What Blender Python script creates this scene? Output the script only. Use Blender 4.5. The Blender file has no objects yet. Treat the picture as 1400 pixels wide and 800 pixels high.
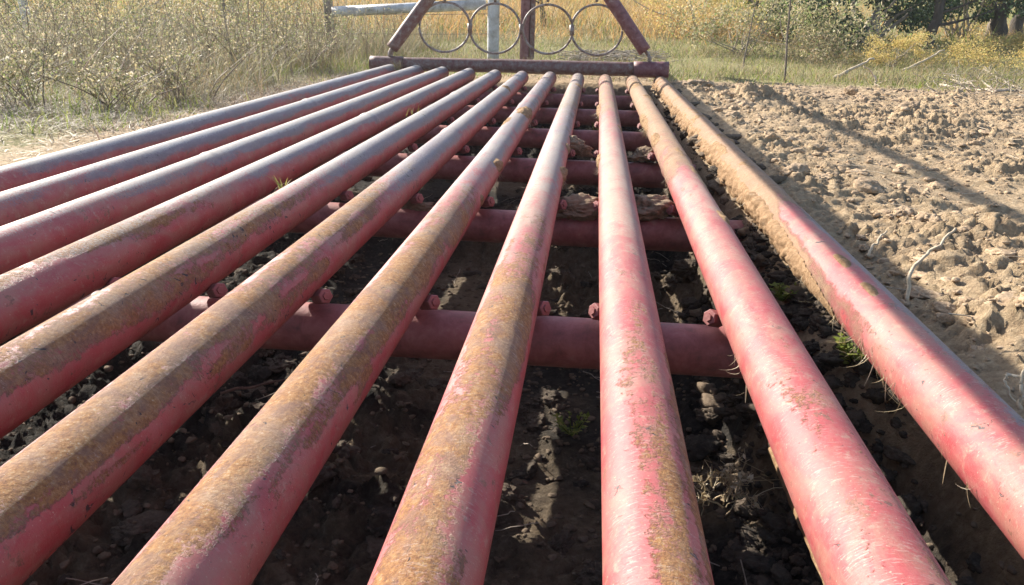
import bpy, math
import numpy as np
from mathutils import Vector, Matrix
PI = math.pi
R = math.radians
sc = bpy.context.scene
COL = sc.collection
rng = np.random.default_rng(11)

# ---------------------------------------------------------------- camera
YAW, PITCH, ROLL, FPX, CAMH = 0.0975, 0.3507, 0.0206, 1051.0, 0.4702
def cam_axes():
    cy, sy, cp, sp = math.cos(YAW), math.sin(YAW), math.cos(PITCH), math.sin(PITCH)
    f = np.array([-sy*cp, cy*cp, -sp]); r = np.array([cy, sy, 0.]); u = np.cross(r, f)
    c, s = math.cos(ROLL), math.sin(ROLL)
    return c*r + s*u, -s*r + c*u, f
AR, AU, AF = cam_axes()
cam = bpy.data.cameras.new('camera'); camo = bpy.data.objects.new('camera', cam); COL.objects.link(camo)
cam.sensor_width = 36; cam.lens = FPX/1400*36; cam.clip_start = .02; cam.clip_end = 600
M = Matrix.Identity(4)
for i in range(3):
    M[i][0], M[i][1], M[i][2] = AR[i], AU[i], -AF[i]
M[2][3] = CAMH
camo.matrix_world = M
sc.camera = camo

# ---------------------------------------------------------------- light
SUN_AZ, SUN_EL = R(-52), R(29.5)          # clockwise from +Y; the sun stands ahead to the left
world = bpy.data.worlds.new('World'); sc.world = world; world.use_nodes = True
wn = world.node_tree
sky = wn.nodes.new('ShaderNodeTexSky'); sky.sky_type = 'NISHITA'; sky.sun_disc = False
sky.sun_elevation = SUN_EL; sky.sun_rotation = SUN_AZ; sky.air_density = 1.0; sky.dust_density = 1.4; sky.ozone_density = 1.0
bg = wn.nodes['Background']; bg.inputs[1].default_value = .10
wn.links.new(sky.outputs[0], bg.inputs[0])
sun = bpy.data.lights.new('sun', 'SUN'); sun.energy = 5.0; sun.angle = R(.45); sun.color = (1., .93, .82)
suno = bpy.data.objects.new('sun', sun); COL.objects.link(suno)
SD = Vector((math.sin(SUN_AZ)*math.cos(SUN_EL), math.cos(SUN_AZ)*math.cos(SUN_EL), math.sin(SUN_EL)))
suno.rotation_euler = SD.to_track_quat('Z', 'Y').to_euler()
sc.view_settings.view_transform = 'Standard'; sc.view_settings.look = 'None'
sc.view_settings.exposure = 1.42; sc.view_settings.gamma = 1
sc.view_settings.use_curve_mapping = False

# ---------------------------------------------------------------- numpy noise
def _h(i, j, k, s):
    n = (i.astype(np.int64)*374761393 + j.astype(np.int64)*668265263 + k.astype(np.int64)*2147483647*3 + s*974634777) & 0xffffffff
    n = ((n ^ (n >> 13))*1274126177) & 0xffffffff
    n = ((n ^ (n >> 16))*2246822519) & 0xffffffff
    return ((n ^ (n >> 15)) & 0xffffff)/float(0xffffff)
def noise3(x, y, z, s=0):
    x, y, z = np.broadcast_arrays(np.asarray(x, float), y, z)
    xi, yi, zi = np.floor(x), np.floor(y), np.floor(z)
    fx, fy, fz = x-xi, y-yi, z-zi
    u, v, w = [t*t*(3-2*t) for t in (fx, fy, fz)]
    o = 0
    for a in (0, 1):
        for b in (0, 1):
            for c in (0, 1):
                o = o + (u if a else 1-u)*(v if b else 1-v)*(w if c else 1-w)*_h(xi+a, yi+b, zi+c, s)
    return o
def fbm(x, y, z=0., oct=4, s=0, g=.5):
    o = 0; a = 1; t = 0
    for i in range(oct):
        o = o + a*noise3(x*2**i, y*2**i, z*2**i + 7.3*i, s+i*17); t += a; a *= g
    return o/t
def worley(x, y, s=0):
    """distance to nearest and second nearest feature point, and a random value of the nearest"""
    xi, yi = np.floor(x), np.floor(y)
    d1 = np.full(x.shape, 9.); d2 = d1.copy(); v = np.zeros(x.shape)
    zz = np.zeros_like(xi)
    for a in (-1, 0, 1):
        for b in (-1, 0, 1):
            cx, cy = xi+a, yi+b
            px = cx + _h(cx, cy, zz, s); py = cy + _h(cx, cy, zz+1, s)
            d = np.hypot(x-px, y-py); rv = _h(cx, cy, zz+2, s)
            m = d < d1
            d2 = np.where(m, d1, np.minimum(d2, d)); v = np.where(m, rv, v); d1 = np.where(m, d, d1)
    return d1, d2, v
def facets(x, y, s=0):
    """broken clod surface: every cell is a tilted plate at its own height"""
    xi, yi = np.floor(x), np.floor(y)
    d1 = np.full(x.shape, 9.); d2 = d1.copy(); h = np.zeros(x.shape)
    zz = np.zeros_like(xi)
    for a in (-1, 0, 1):
        for b in (-1, 0, 1):
            cx, cy = xi+a, yi+b
            px = cx + _h(cx, cy, zz, s); py = cy + _h(cx, cy, zz+1, s)
            dx, dy = x-px, y-py; d = np.hypot(dx, dy)
            hv = _h(cx, cy, zz+2, s) + (_h(cx, cy, zz+3, s)-.5)*1.3*dx + (_h(cx, cy, zz+4, s)-.5)*1.3*dy
            m = d < d1
            d2 = np.where(m, d1, np.minimum(d2, d)); h = np.where(m, hv, h); d1 = np.where(m, d, d1)
    return h*np.clip((d2-d1)/.22, 0, 1)**.7
def ss(a, b, x):
    t = np.clip((x-a)/(b-a), 0, 1); return t*t*(3-2*t)

# ---------------------------------------------------------------- materials
def mat(name): 
    m = bpy.data.materials.new(name); m.use_nodes = True
    nt = m.node_tree; b = nt.nodes['Principled BSDF']
    return m, nt, b
def N(nt, t, **k):
    n = nt.nodes.new(t)
    for a, v in k.items(): setattr(n, a, v)
    return n
def L(nt, a, b): nt.links.new(a, b)
def ramp(nt, src, stops, interp='LINEAR'):
    r = N(nt, 'ShaderNodeValToRGB'); r.color_ramp.interpolation = interp
    e = r.color_ramp.elements
    while len(e) < len(stops): e.new(.5)
    for q, (p, c) in zip(e, stops):
        q.position = p; q.color = (c[0], c[1], c[2], 1) if hasattr(c, '__len__') else (c, c, c, 1)
    L(nt, src, r.inputs[0]); return r.outputs[0]
def tex_noise(nt, vec, scale, detail=5, rough=.6, dist=0.):
    n = N(nt, 'ShaderNodeTexNoise'); n.inputs['Scale'].default_value = scale; n.inputs['Detail'].default_value = detail
    n.inputs['Roughness'].default_value = rough; n.inputs['Distortion'].default_value = dist
    if vec is not None: L(nt, vec, n.inputs['Vector'])
    return n.outputs[0]
def mapping(nt, vec, scale=(1, 1, 1), rot=(0, 0, 0)):
    m = N(nt, 'ShaderNodeMapping'); m.inputs['Scale'].default_value = scale; m.inputs['Rotation'].default_value = rot
    L(nt, vec, m.inputs['Vector']); return m.outputs[0]
def mixc(nt, f, a, b):
    m = N(nt, 'ShaderNodeMix', data_type='RGBA')
    for s, v in ((m.inputs[0], f), (m.inputs[6], a), (m.inputs[7], b)):
        if hasattr(v, 'node'): L(nt, v, s)
        elif hasattr(v, '__len__'): s.default_value = (*v[:3], 1)
        else: s.default_value = v
    return m.outputs[2]
def math_(nt, op, a, b=0., c=0.):
    m = N(nt, 'ShaderNodeMath', operation=op)
    for s, v in zip(m.inputs, (a, b, c)):
        if hasattr(v, 'node'): L(nt, v, s)
        else: s.default_value = v
    return m.outputs[0]
def bump(nt, b, h, strength, dist):
    n = N(nt, 'ShaderNodeBump'); n.inputs['Strength'].default_value = strength; n.inputs['Distance'].default_value = dist
    L(nt, h, n.inputs['Height']); L(nt, n.outputs[0], b.inputs['Normal'])
def breakup(nt, a, n, k):
    """turn a low-frequency mask a into a ragged one using noise n"""
    n = math_(nt, 'MULTIPLY_ADD', n, 2.3, -.65)
    t = math_(nt, 'SUBTRACT', a, n); t = math_(nt, 'MULTIPLY_ADD', t, k, .5)
    return math_(nt, 'MINIMUM', math_(nt, 'MAXIMUM', t, 0), 1)

def pipe_paint():
    m, nt, b = mat('weathered_red_paint')
    tc = N(nt, 'ShaderNodeTexCoord'); oi = N(nt, 'ShaderNodeObjectInfo')
    add = N(nt, 'ShaderNodeVectorMath', operation='ADD'); L(nt, tc.outputs['Object'], add.inputs[0])
    mul = N(nt, 'ShaderNodeVectorMath', operation='SCALE'); L(nt, oi.outputs['Location'], mul.inputs[0]); mul.inputs['Scale'].default_value = 7.
    L(nt, mul.outputs[0], add.inputs[1]); P = add.outputs[0]
    Pl = mapping(nt, P, (1, .45, 1)); Ps = mapping(nt, P, (1, .28, 1), (0, 0, R(35)))
    att = {}
    for k in ('pale', 'lichen', 'grey', 'mud', 'chip', 'dust', 'scratch'):
        a = N(nt, 'ShaderNodeAttribute'); a.attribute_name = k; att[k] = a.outputs['Fac']
    big = tex_noise(nt, P, 9, 4); fine = tex_noise(nt, P, 230, 6, .72); mid = tex_noise(nt, Pl, 42, 6, .68)
    streak = tex_noise(nt, Ps, 110, 5, .7, .6); patch = tex_noise(nt, Pl, 20, 6, .6, .4)
    hi = tex_noise(nt, P, 520, 3, .6); circ = tex_noise(nt, mapping(nt, P, (1, 3.2, 1), (0, 0, R(20))), 95, 6, .75, 1.2)
    red = ramp(nt, big, [(.3, (.27, .034, .044)), (.52, (.325, .052, .055)), (.72, (.36, .098, .092))])
    # sun bleached and dirty mottling
    red = mixc(nt, ramp(nt, mid, [(.42, 0), (.72, .55)]), red, (.36, .145, .135))
    red = mixc(nt, ramp(nt, circ, [(.52, 0), (.74, .5)]), red, (.20, .08, .065))
    red = mixc(nt, ramp(nt, hi, [(.58, 0), (.7, .4)]), red, (.15, .035, .04))
    st = tex_noise(nt, mapping(nt, P, (1, .6, 1)), 13, 6, .72, .8)
    red = mixc(nt, ramp(nt, st, [(.45, 0), (.60, .6)]), red, (.28, .15, .11))
    red = mixc(nt, ramp(nt, tex_noise(nt, P, 48, 6, .75), [(.56, 0), (.66, .6)]), red, (.34, .225, .17))
    fl = tex_noise(nt, mapping(nt, P, (1, .7, 1)), 34, 7, .78, .3)
    red = mixc(nt, ramp(nt, fl, [(.60, 0), (.62, .85)]), red, ramp(nt, fine, [(.4, (.10, .05, .04)), (.6, (.22, .10, .06))]))
    # purple grey primer
    g = breakup(nt, att['grey'], math_(nt, 'MULTIPLY_ADD', patch, .5, math_(nt, 'MULTIPLY', fine, .5)), 4)
    gc = ramp(nt, mid, [(.3, (.075, .07, .09)), (.55, (.13, .12, .145)), (.8, (.24, .225, .225))])
    c = mixc(nt, math_(nt, 'MULTIPLY', g, .85), red, gc)
    # pale dust rubbed into streaks round the pipe
    d = breakup(nt, att['dust'], math_(nt, 'MULTIPLY_ADD', circ, .6, math_(nt, 'MULTIPLY', patch, .4)), 3.2)
    dc = ramp(nt, fine, [(.3, (.25, .19, .145)), (.7, (.42, .35, .285))])
    c = mixc(nt, math_(nt, 'MULTIPLY', d, .72), c, dc)
    # orange lichen and rust bloom, ragged at every size
    ln = math_(nt, 'MULTIPLY_ADD', patch, .36, math_(nt, 'MULTIPLY_ADD', tex_noise(nt, P, 75, 4, .7), .32, math_(nt, 'MULTIPLY', fine, .32)))
    l = breakup(nt, att['lichen'], ln, 7)
    lc = ramp(nt, tex_noise(nt, P, 150, 6, .78), [(.30, (.09, .042, .022)), (.42, (.17, .075, .022)), (.50, (.26, .125, .034)), (.58, (.31, .175, .06)), (.70, (.44, .36, .26))])
    lc = mixc(nt, ramp(nt, tex_noise(nt, P, 14, 5, .65), [(.46, .0), (.66, .8)]), lc, ramp(nt, circ, [(.35, (.13, .08, .055)), (.62, (.34, .25, .17))]))
    lc2 = mixc(nt, ramp(nt, tex_noise(nt, mapping(nt, P, (1, .55, 1)), 30, 6, .75, .5), [(.50, 0), (.60, .75)]), lc, ramp(nt, fine, [(.35, (.10, .055, .04)), (.65, (.22, .13, .085))]))
    c = mixc(nt, math_(nt, 'MULTIPLY', l, .9), c, lc2)
    # dried mud film
    mu = breakup(nt, att['mud'], math_(nt, 'MULTIPLY_ADD', patch, .5, math_(nt, 'MULTIPLY', circ, .5)), 4)
    mc = ramp(nt, circ, [(.25, (.12, .07, .04)), (.43, (.24, .14, .078)), (.58, (.32, .205, .12)), (.75, (.43, .32, .22))])
    mc = mixc(nt, ramp(nt, tex_noise(nt, P, 16, 6, .75), [(.42, 0), (.62, .8)]), mc, ramp(nt, fine, [(.35, (.13, .085, .05)), (.65, (.27, .18, .11))]))
    c = mixc(nt, math_(nt, 'MULTIPLY', mu, .92), c, mc)
    # sunlit strip along the crown, painted in as a pale dusty colour
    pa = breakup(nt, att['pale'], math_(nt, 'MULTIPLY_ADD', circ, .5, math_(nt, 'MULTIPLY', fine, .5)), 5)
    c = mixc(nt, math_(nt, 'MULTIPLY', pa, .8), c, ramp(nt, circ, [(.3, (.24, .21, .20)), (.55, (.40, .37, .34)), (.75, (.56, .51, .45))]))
    # chips down to black steel
    vo = tex_noise(nt, P, 60, 4, .6, 1.)
    ch = breakup(nt, att['chip'], vo, 12)
    c = mixc(nt, ch, c, (.035, .028, .032))
    # thin pale rub marks in two directions
    sm = []
    for rz_, s_ in ((22, 5), (-38, 7)):
        q = tex_noise(nt, mapping(nt, P, (1, s_, 1), (0, 0, R(rz_))), 70, 3, .55, .5)
        sm.append(ramp(nt, q, [(.60, 0), (.66, 1), (.70, .2)]))
    sc_ = math_(nt, 'MULTIPLY', math_(nt, 'MAXIMUM', sm[0], sm[1]), breakup(nt, att['scratch'], mid, 4))
    c = mixc(nt, math_(nt, 'MULTIPLY', sc_, .42), c, (.47, .38, .33))
    # grit
    sp = ramp(nt, tex_noise(nt, P, 330, 2, .5), [(.68, 0), (.73, 1)])
    c = mixc(nt, math_(nt, 'MULTIPLY', sp, .55), c, (.46, .36, .26))
    L(nt, c, b.inputs['Base Color'])
    cover = math_(nt, 'MAXIMUM', math_(nt, 'MAXIMUM', l, mu), d)
    rough = math_(nt, 'MULTIPLY_ADD', cover, .34, math_(nt, 'MULTIPLY_ADD', mid, .3, .40))
    rough = math_(nt, 'SUBTRACT', rough, math_(nt, 'MULTIPLY', g, .13))
    L(nt, rough, b.inputs['Roughness'])
    h = math_(nt, 'MULTIPLY_ADD', math_(nt, 'MAXIMUM', l, mu), math_(nt, 'MULTIPLY_ADD', fine, 1.8, math_(nt, 'MULTIPLY', hi, .8)), math_(nt, 'MULTIPLY', circ, .45))
    h = math_(nt, 'SUBTRACT', h, math_(nt, 'MULTIPLY', ch, .5))
    bump(nt, b, h, .8, .0016)
    return m
def simple(name, stops, scale=40, rough=.7, bmp=.4, bd=.002, detail=6, stretch=(1, 1, 1), spec=.5, metallic=0):
    m, nt, b = mat(name); tc = N(nt, 'ShaderNodeTexCoord')
    v = mapping(nt, tc.outputs['Object'], stretch)
    n = tex_noise(nt, v, scale, detail, .68, .3)
    L(nt, ramp(nt, n, stops), b.inputs['Base Color']); b.inputs['Roughness'].default_value = rough
    b.inputs['Specular IOR Level'].default_value = spec; b.inputs['Metallic'].default_value = metallic
    n2 = tex_noise(nt, v, scale*3.3, 5, .7)
    bump(nt, b, n2, bmp, bd)
    return m
def soil_mat():
    m, nt, b = mat('clay_soil'); tc = N(nt, 'ShaderNodeTexCoord'); P = tc.outputs['Object']
    a = N(nt, 'ShaderNodeAttribute'); a.attribute_name = 'dark_mix'
    a2 = N(nt, 'ShaderNodeAttribute'); a2.attribute_name = 'litter'
    n1 = tex_noise(nt, P, 7, 5); n2 = tex_noise(nt, P, 55, 7, .72); n3 = tex_noise(nt, P, 260, 5, .7)
    dry = ramp(nt, n2, [(.28, (.21, .143, .088)), (.5, (.42, .31, .19)), (.72, (.62, .49, .325))])
    dry = mixc(nt, ramp(nt, n1, [(.35, 0), (.7, .5)]), dry, (.40, .28, .18))
    dark_soil = ramp(nt, n2, [(.3, (.013, .012, .011)), (.55, (.036, .031, .026)), (.75, (.09, .075, .06))])  # darker soil tone, mixed in inside the pit
    c = mixc(nt, a.outputs['Fac'], dry, dark_soil)
    lit = ramp(nt, n2, [(.3, (.12, .12, .045)), (.55, (.27, .24, .105)), (.75, (.42, .33, .17))])
    c = mixc(nt, breakup(nt, a2.outputs['Fac'], n2, 5), c, lit)
    c = mixc(nt, ramp(nt, n3, [(.66, 0), (.74, .6)]), c, (.44, .37, .28))
    L(nt, c, b.inputs['Base Color']); b.inputs['Roughness'].default_value = .95; b.inputs['Specular IOR Level'].default_value = .2
    h = math_(nt, 'MULTIPLY_ADD', n3, .45, n2)
    bump(nt, b, h, 1., .015)
    return m
def clod_mat():
    m, nt, b = mat('clod_soil'); tc = N(nt, 'ShaderNodeTexCoord'); P = tc.outputs['Object']
    a = N(nt, 'ShaderNodeAttribute'); a.attribute_name = 'dark_mix'
    g = N(nt, 'ShaderNodeNewGeometry')
    n2 = tex_noise(nt, P, 90, 7, .72)
    dry = ramp(nt, n2, [(.25, (.21, .143, .09)), (.5, (.41, .295, .19)), (.75, (.58, .45, .31))])
    dark_soil = ramp(nt, n2, [(.3, (.015, .013, .012)), (.55, (.042, .036, .030)), (.75, (.11, .09, .07))])  # darker clod tone, strongest in the pit
    c = mixc(nt, a.outputs['Fac'], dry, dark_soil)
    c = mixc(nt, math_(nt, 'MULTIPLY', g.outputs['Random Per Island'], .35), c, (.19, .14, .10))
    L(nt, c, b.inputs['Base Color']); b.inputs['Roughness'].default_value = .95; b.inputs['Specular IOR Level'].default_value = .2
    bump(nt, b, n2, .9, .005)
    return m
def leaf_mat(name, cols, trans=.35, rough=.6):
    """blades and leaves: colour varies from blade to blade, light passes through"""
    m, nt, b = mat(name); g = N(nt, 'ShaderNodeNewGeometry')
    n = len(cols)
    c = ramp(nt, g.outputs['Random Per Island'], [((i+.5)/n, k) for i, k in enumerate(cols)])
    L(nt, c, b.inputs['Base Color']); b.inputs['Roughness'].default_value = rough; b.inputs['Specular IOR Level'].default_value = .35
    if trans:
        t = N(nt, 'ShaderNodeBsdfTranslucent'); L(nt, c, t.inputs[0]); mx = N(nt, 'ShaderNodeMixShader'); mx.inputs[0].default_value = trans
        L(nt, b.outputs[0], mx.inputs[1]); L(nt, t.outputs[0], mx.inputs[2]); L(nt, mx.outputs[0], nt.nodes['Material Output'].inputs[0])
    return m
MP = pipe_paint()
M_SOIL = soil_mat(); M_CLOD = clod_mat()
M_BEAM = simple('dirty_red_paint', [(.25, (.13, .06, .052)), (.45, (.27, .095, .09)), (.6, (.35, .135, .13)), (.8, (.40, .28, .22))], 26, .55, .5, .0015)
M_MUD = simple('dried_mud', [(.25, (.13, .08, .045)), (.45, (.25, .155, .085)), (.6, (.33, .215, .125)), (.78, (.45, .33, .21))], 60, .95, .9, .005, spec=.15)
M_WING = simple('old_peeling_paint', [(.2, (.04, .025, .022)), (.4, (.13, .05, .045)), (.52, (.15, .09, .08)), (.64, (.20, .15, .14)), (.78, (.36, .32, .30))], 30, .6, .5, .002)
M_WINGR = simple('old_red_paint', [(.25, (.05, .025, .022)), (.43, (.15, .05, .055)), (.6, (.20, .09, .095)), (.76, (.32, .28, .28))], 24, .55, .5, .002)
M_RING = simple('rusty_grey_steel', [(.25, (.08, .045, .03)), (.45, (.19, .13, .10)), (.6, (.27, .24, .23)), (.8, (.42, .39, .36))], 34, .5, .4, .001)
M_WHITE = simple('weathered_white_paint', [(.25, (.12, .10, .08)), (.4, (.34, .33, .32)), (.6, (.55, .56, .58)), (.8, (.66, .66, .66))], 9, .6, .4, .003)
M_WOOD = simple('dead_wood', [(.25, (.14, .11, .085)), (.5, (.30, .25, .20)), (.75, (.48, .42, .35))], 45, .9, .6, .004, stretch=(1, 1, .2))
M_PALE = simple('pale_stick_wood', [(.25, (.30, .23, .15)), (.5, (.45, .37, .27)), (.75, (.62, .54, .43))], 45, .85, .5, .003)
M_BARK = simple('dark_bark', [(.25, (.028, .022, .018)), (.5, (.07, .055, .045)), (.75, (.14, .115, .09))], 20, .95, .9, .02, stretch=(1, 1, .3))
M_BARK2 = simple('grey_bark', [(.25, (.08, .065, .05)), (.5, (.18, .145, .115)), (.75, (.30, .25, .2))], 20, .95, .9, .02, stretch=(1, 1, .3))
M_SILL = simple('rusty_sill_steel', [(.3, (.05, .028, .024)), (.5, (.11, .06, .045)), (.7, (.2, .13, .09)), (.85, (.36, .26, .17))], 40, .85, .6, .003)
M_WIRE = simple('rusty_wire', [(.3, (.08, .05, .035)), (.7, (.2, .15, .12))], 50, .6, .1, .001)

# ---------------------------------------------------------------- object helpers
def tag(o, label=None, cat=None, group=None, kind=None):
    for k, v in (('label', label), ('category', cat), ('group', group), ('kind', kind)):
        if v: o[k] = v
    return o
def empty(name, loc=(0, 0, 0), rz=0):
    o = bpy.data.objects.new(name, None); o.location = loc; o.rotation_euler = (0, 0, rz); o.empty_display_size = .1
    COL.objects.link(o); return o
def mesh(name, V, F, m, parent=None, smooth=True, attrs=None, loc=None):
    """F: list of integer arrays (n,3) or (n,4)"""
    V = np.asarray(V, np.float32); me = bpy.data.meshes.new(name)
    F = [np.asarray(f, np.int32) for f in F if len(f)]
    me.vertices.add(len(V)); me.vertices.foreach_set('co', V.ravel())
    nl = sum(f.size for f in F); npoly = sum(len(f) for f in F)
    me.loops.add(nl); me.loops.foreach_set('vertex_index', np.concatenate([f.ravel() for f in F]))
    me.polygons.add(npoly)
    st = []; c = 0
    for f in F:
        st.append(c + np.arange(len(f))*f.shape[1]); c += f.size
    me.polygons.foreach_set('loop_start', np.concatenate(st).astype(np.int32))
    me.update(calc_edges=True)
    me.polygons.foreach_set('use_smooth', np.full(npoly, bool(smooth)))
    for k, a in (attrs or {}).items():
        at_ = me.attributes.new(k, 'FLOAT', 'POINT'); at_.data.foreach_set('value', np.asarray(a, np.float32))
    me.materials.append(m); me.validate()
    o = bpy.data.objects.new(name, me); COL.objects.link(o)
    if parent: o.parent = parent
    if loc is not None: o.location = loc
    return o
def join(parts):
    V = []; F3 = []; F4 = []; n = 0
    for v, fs in parts:
        V.append(v)
        for f in fs:
            f = np.asarray(f)
            if not len(f): continue
            (F3 if f.shape[1] == 3 else F4).append(f+n)
        n += len(v)
    return np.concatenate(V), [np.concatenate(x) for x in (F3, F4) if x]
def tube(path, rad, seg=12, cap=True, wob=0., seed=0):
    """a round tube along a path; returns verts, faces"""
    P = np.asarray(path, float); n = len(P); r = np.broadcast_to(np.asarray(rad, float), (n,))
    T = np.gradient(P, axis=0); T /= np.linalg.norm(T, axis=1)[:, None] + 1e-12
    ref = np.array([0, 0, 1.]) if abs(T[0][2]) < .9 else np.array([1., 0, 0])
    A = np.cross(T, ref); A /= np.linalg.norm(A, axis=1)[:, None] + 1e-12; B = np.cross(A, T)
    th = np.linspace(0, 2*PI, seg, endpoint=False)
    rr = r[:, None]*(1 + (wob*(noise3(np.arange(n)[:, None]*.7, np.cos(th)[None]*1.5+5, np.sin(th)[None]*1.5, seed)-.5)*2 if wob else 0))*np.ones((n, seg))
    V = P[:, None] + rr[..., None]*(A[:, None]*np.cos(th)[None, :, None] + B[:, None]*np.sin(th)[None, :, None])
    V = V.reshape(-1, 3)
    i = np.arange(n-1)[:, None]*seg; j = np.arange(seg)[None]; j2 = (j+1) % seg
    F = np.stack([i+j, i+seg+j, i+seg+j2, i+j2], -1).reshape(-1, 4)
    fs = [F]
    if cap:
        V = np.concatenate([V, P[:1], P[-1:]]); a, b = len(V)-2, len(V)-1; j = np.arange(seg); j2 = (j+1) % seg
        fs.append(np.concatenate([np.stack([np.full(seg, a), j, j2], -1), np.stack([np.full(seg, b), (n-1)*seg+j2, (n-1)*seg+j], -1)]))
    return V, fs
def straight(a, b, n=2):
    t = np.linspace(0, 1, n)[:, None]; return np.asarray(a, float)*(1-t) + np.asarray(b, float)*t
def wander(a, b, n, amp, seed, axis_scale=(1, 1, 1)):
    P = straight(a, b, n); t = np.linspace(0, 1, n); L_ = np.linalg.norm(np.asarray(b, float)-np.asarray(a, float))
    for k in range(3):
        P[:, k] += (fbm(t*3.1, seed*3.7+k*11, .5, 3, seed)-fbm(0*t, seed*3.7+k*11, .5, 3, seed))*amp*L_*2*axis_scale[k]
    return P
def box(a, b):
    x0, y0, z0 = a; x1, y1, z1 = b
    V = np.array([[x0, y0, z0], [x1, y0, z0], [x1, y1, z0], [x0, y1, z0], [x0, y0, z1], [x1, y0, z1], [x1, y1, z1], [x0, y1, z1]], float)
    F = np.array([[0, 3, 2, 1], [4, 5, 6, 7], [0, 1, 5, 4], [1, 2, 6, 5], [2, 3, 7, 6], [3, 0, 4, 7]])
    return V, [F]

# ---------------------------------------------------------------- ground
PX0, PX1, PY1 = -1.66, .60, 5.75       # the pit under the guard
def base_height(X, Y):
    """large shapes only"""
    z = np.full(np.shape(X), -.035)
    z = z + .03*(fbm(X*.6, Y*.6, 0, 3, 3)-.5)
    z = z + .05*np.clip(Y-8.5, 0, None) + .0009*np.clip(Y-12, 0, 60)**2 - .05*np.clip(Y-70, 0, None)
    z = z + .07*ss(3.0, 8., -X)*0
    # berm of thrown up dirt right of the guard and behind it
    z = z + .03*np.exp(-((X-.60)/.07)**2)*ss(1.5, 2.4, Y)*ss(6.1, 5.6, Y)
    z = z + .03*np.exp(-((X-.86)/.22)**2)*ss(1.9, 2.8, Y)*ss(6.3, 5.2, Y)
    z = z + .06*np.exp(-((Y-6.45)/.22)**2)*ss(-.9, -.3, X)*ss(.6, .1, X)
    z = z - .035*np.exp(-((X-.62)/.1)**2)*ss(2.4, 1.6, Y)
    xr = .56 - .14*ss(1.05, 1.35, Y) - .04*ss(2.0, 3.0, Y)
    pit = ss(PX0-.12, PX0+.06, X)*ss(xr+.06, xr-.09, X)*ss(PY1+.25, PY1-.1, Y)*ss(-.9, -.7, Y)
    z = z - .05*ss(.62, .5, X)*ss(.3, .4, X)*ss(2.4, 1.6, Y)
    floor = -.42 + .07*ss(3.2, 5.2, Y) + .14*ss(.3, .52, X) + .10*ss(.15, .5, X)*ss(1.5, 2.5, Y) + .06*(fbm(X*2, Y*2, 0, 3, 8)-.5)
    return z*(1-pit) + floor*pit, pit
def ground_height(X, Y):
    z, pit = base_height(X, Y)
    # distort coordinates so lumps are irregular
    wx = X + .055*(fbm(X*11, Y*11, 0, 4, 21)-.5); wy = Y + .055*(fbm(X*11, Y*11, 4, 4, 22)-.5)
    near = ss(14, 9, Y)*ss(6, 3.5, np.abs(X))
    big = facets(wx*7.5, wy*12, 5); sm = facets(wx*24, wy*34, 6); ti = facets(wx*52, wy*60, 9)
    rough = .06 + 2.1*np.clip(fbm(X*1.9, Y*2.4, 0, 4, 31)-.33, 0, 1)
    road = ss(.5, .75, X)*ss(6.6, 5.7, Y)
    amp = road*(.026*ss(2.9, .9, X)+.020) + pit*.050 + (1-road)*(1-pit)*.010
    z = z + near*amp*rough*(1.35*big*ss(.35, .6, noise3(X*5, Y*6, 0, 45)) + .85*sm + .5*ti)
    rg = 1-np.abs(2*fbm(wx*13, wy*20, 2, 4, 43, .6)-1)*2.2
    z = z + near*(.016*road+.012)*(fbm(X*9, Y*15, 0, 5, 41, .6)-.5) + near*(.014*road+.012*pit)*rg*rough
    # pressed flat lug marks of tyres running across the dirt
    tr = road*ss(.06, .0, np.abs(((Y*.9+X*.12+.35) % .95)-.45)-.12)*ss(3.4, 2.6, Y)
    z = z*(1-.55*tr) + .55*tr*(-.035+.010*ss(.35, .65, np.sin(X*46+8*np.abs(((Y*.9+X*.12+.35) % .95)-.45))*.5+.5))
    # grooves left by tyres crossing the road dirt
    z = z - road*.012*ss(.55, .8, noise3(X*2.2+Y*1.1, Y*6.5, 0, 77))
    return z, pit
def axis_(lo, a, b, hi, step, g=1.13):
    mid = np.arange(a, b, step); out = [mid]
    s = step; p = mid[-1]; up = []
    while p < hi: s *= g; p += s; up.append(p)
    s = step; p = mid[0]; dn = []
    while p > lo: s *= g; p -= s; dn.append(p)
    return np.concatenate([dn[::-1], mid, up])
gx = axis_(-130, -2.4, 2.6, 130, .0095, 1.06)
gy = np.concatenate([axis_(-40, .3, 3.2, 3.3, .0085, 1.2)[:-1], np.arange(3.3, 7.0, .0125)])
yy = [gy[-1]]; s = .0125
while yy[-1] < 240: s *= 1.06; yy.append(yy[-1]+s)
gy = np.unique(np.concatenate([gy, yy[1:]])); gy = gy[np.concatenate([[True], np.diff(gy) > .004])]
GX, GY = np.meshgrid(gx, gy)
GZ, GP = ground_height(GX, GY)
nx, ny = len(gx), len(gy)
i = np.arange(ny-1)[:, None]*nx + np.arange(nx-1)[None]
dark_mix = np.clip(GP*1.2, 0, 1)*(.7+.3*ss(.3, .5, fbm(GX*3, GY*3, 0, 3, 51)))  # pit soil set darker, varied by noise
litter = np.clip(ss(-.2, -.9, GX-(-1.5)) + ss(5.9, 6.9, GY + .6*(fbm(GX, GY, 0, 3, 61)-.5)), 0, 1)*(1-GP)*.9
tag(mesh('ground', np.stack([GX, GY, GZ], -1).reshape(-1, 3), [np.stack([i, i+1, i+nx+1, i+nx], -1).reshape(-1, 4)], M_SOIL, attrs={'dark_mix': dark_mix.ravel(), 'litter': litter.ravel()}), kind='structure')
def gz(x, y):
    return ground_height(np.atleast_1d(np.asarray(x, float)), np.atleast_1d(np.asarray(y, float)))[0]
def gz1(x, y): return float(gz(x, y)[0])
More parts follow.
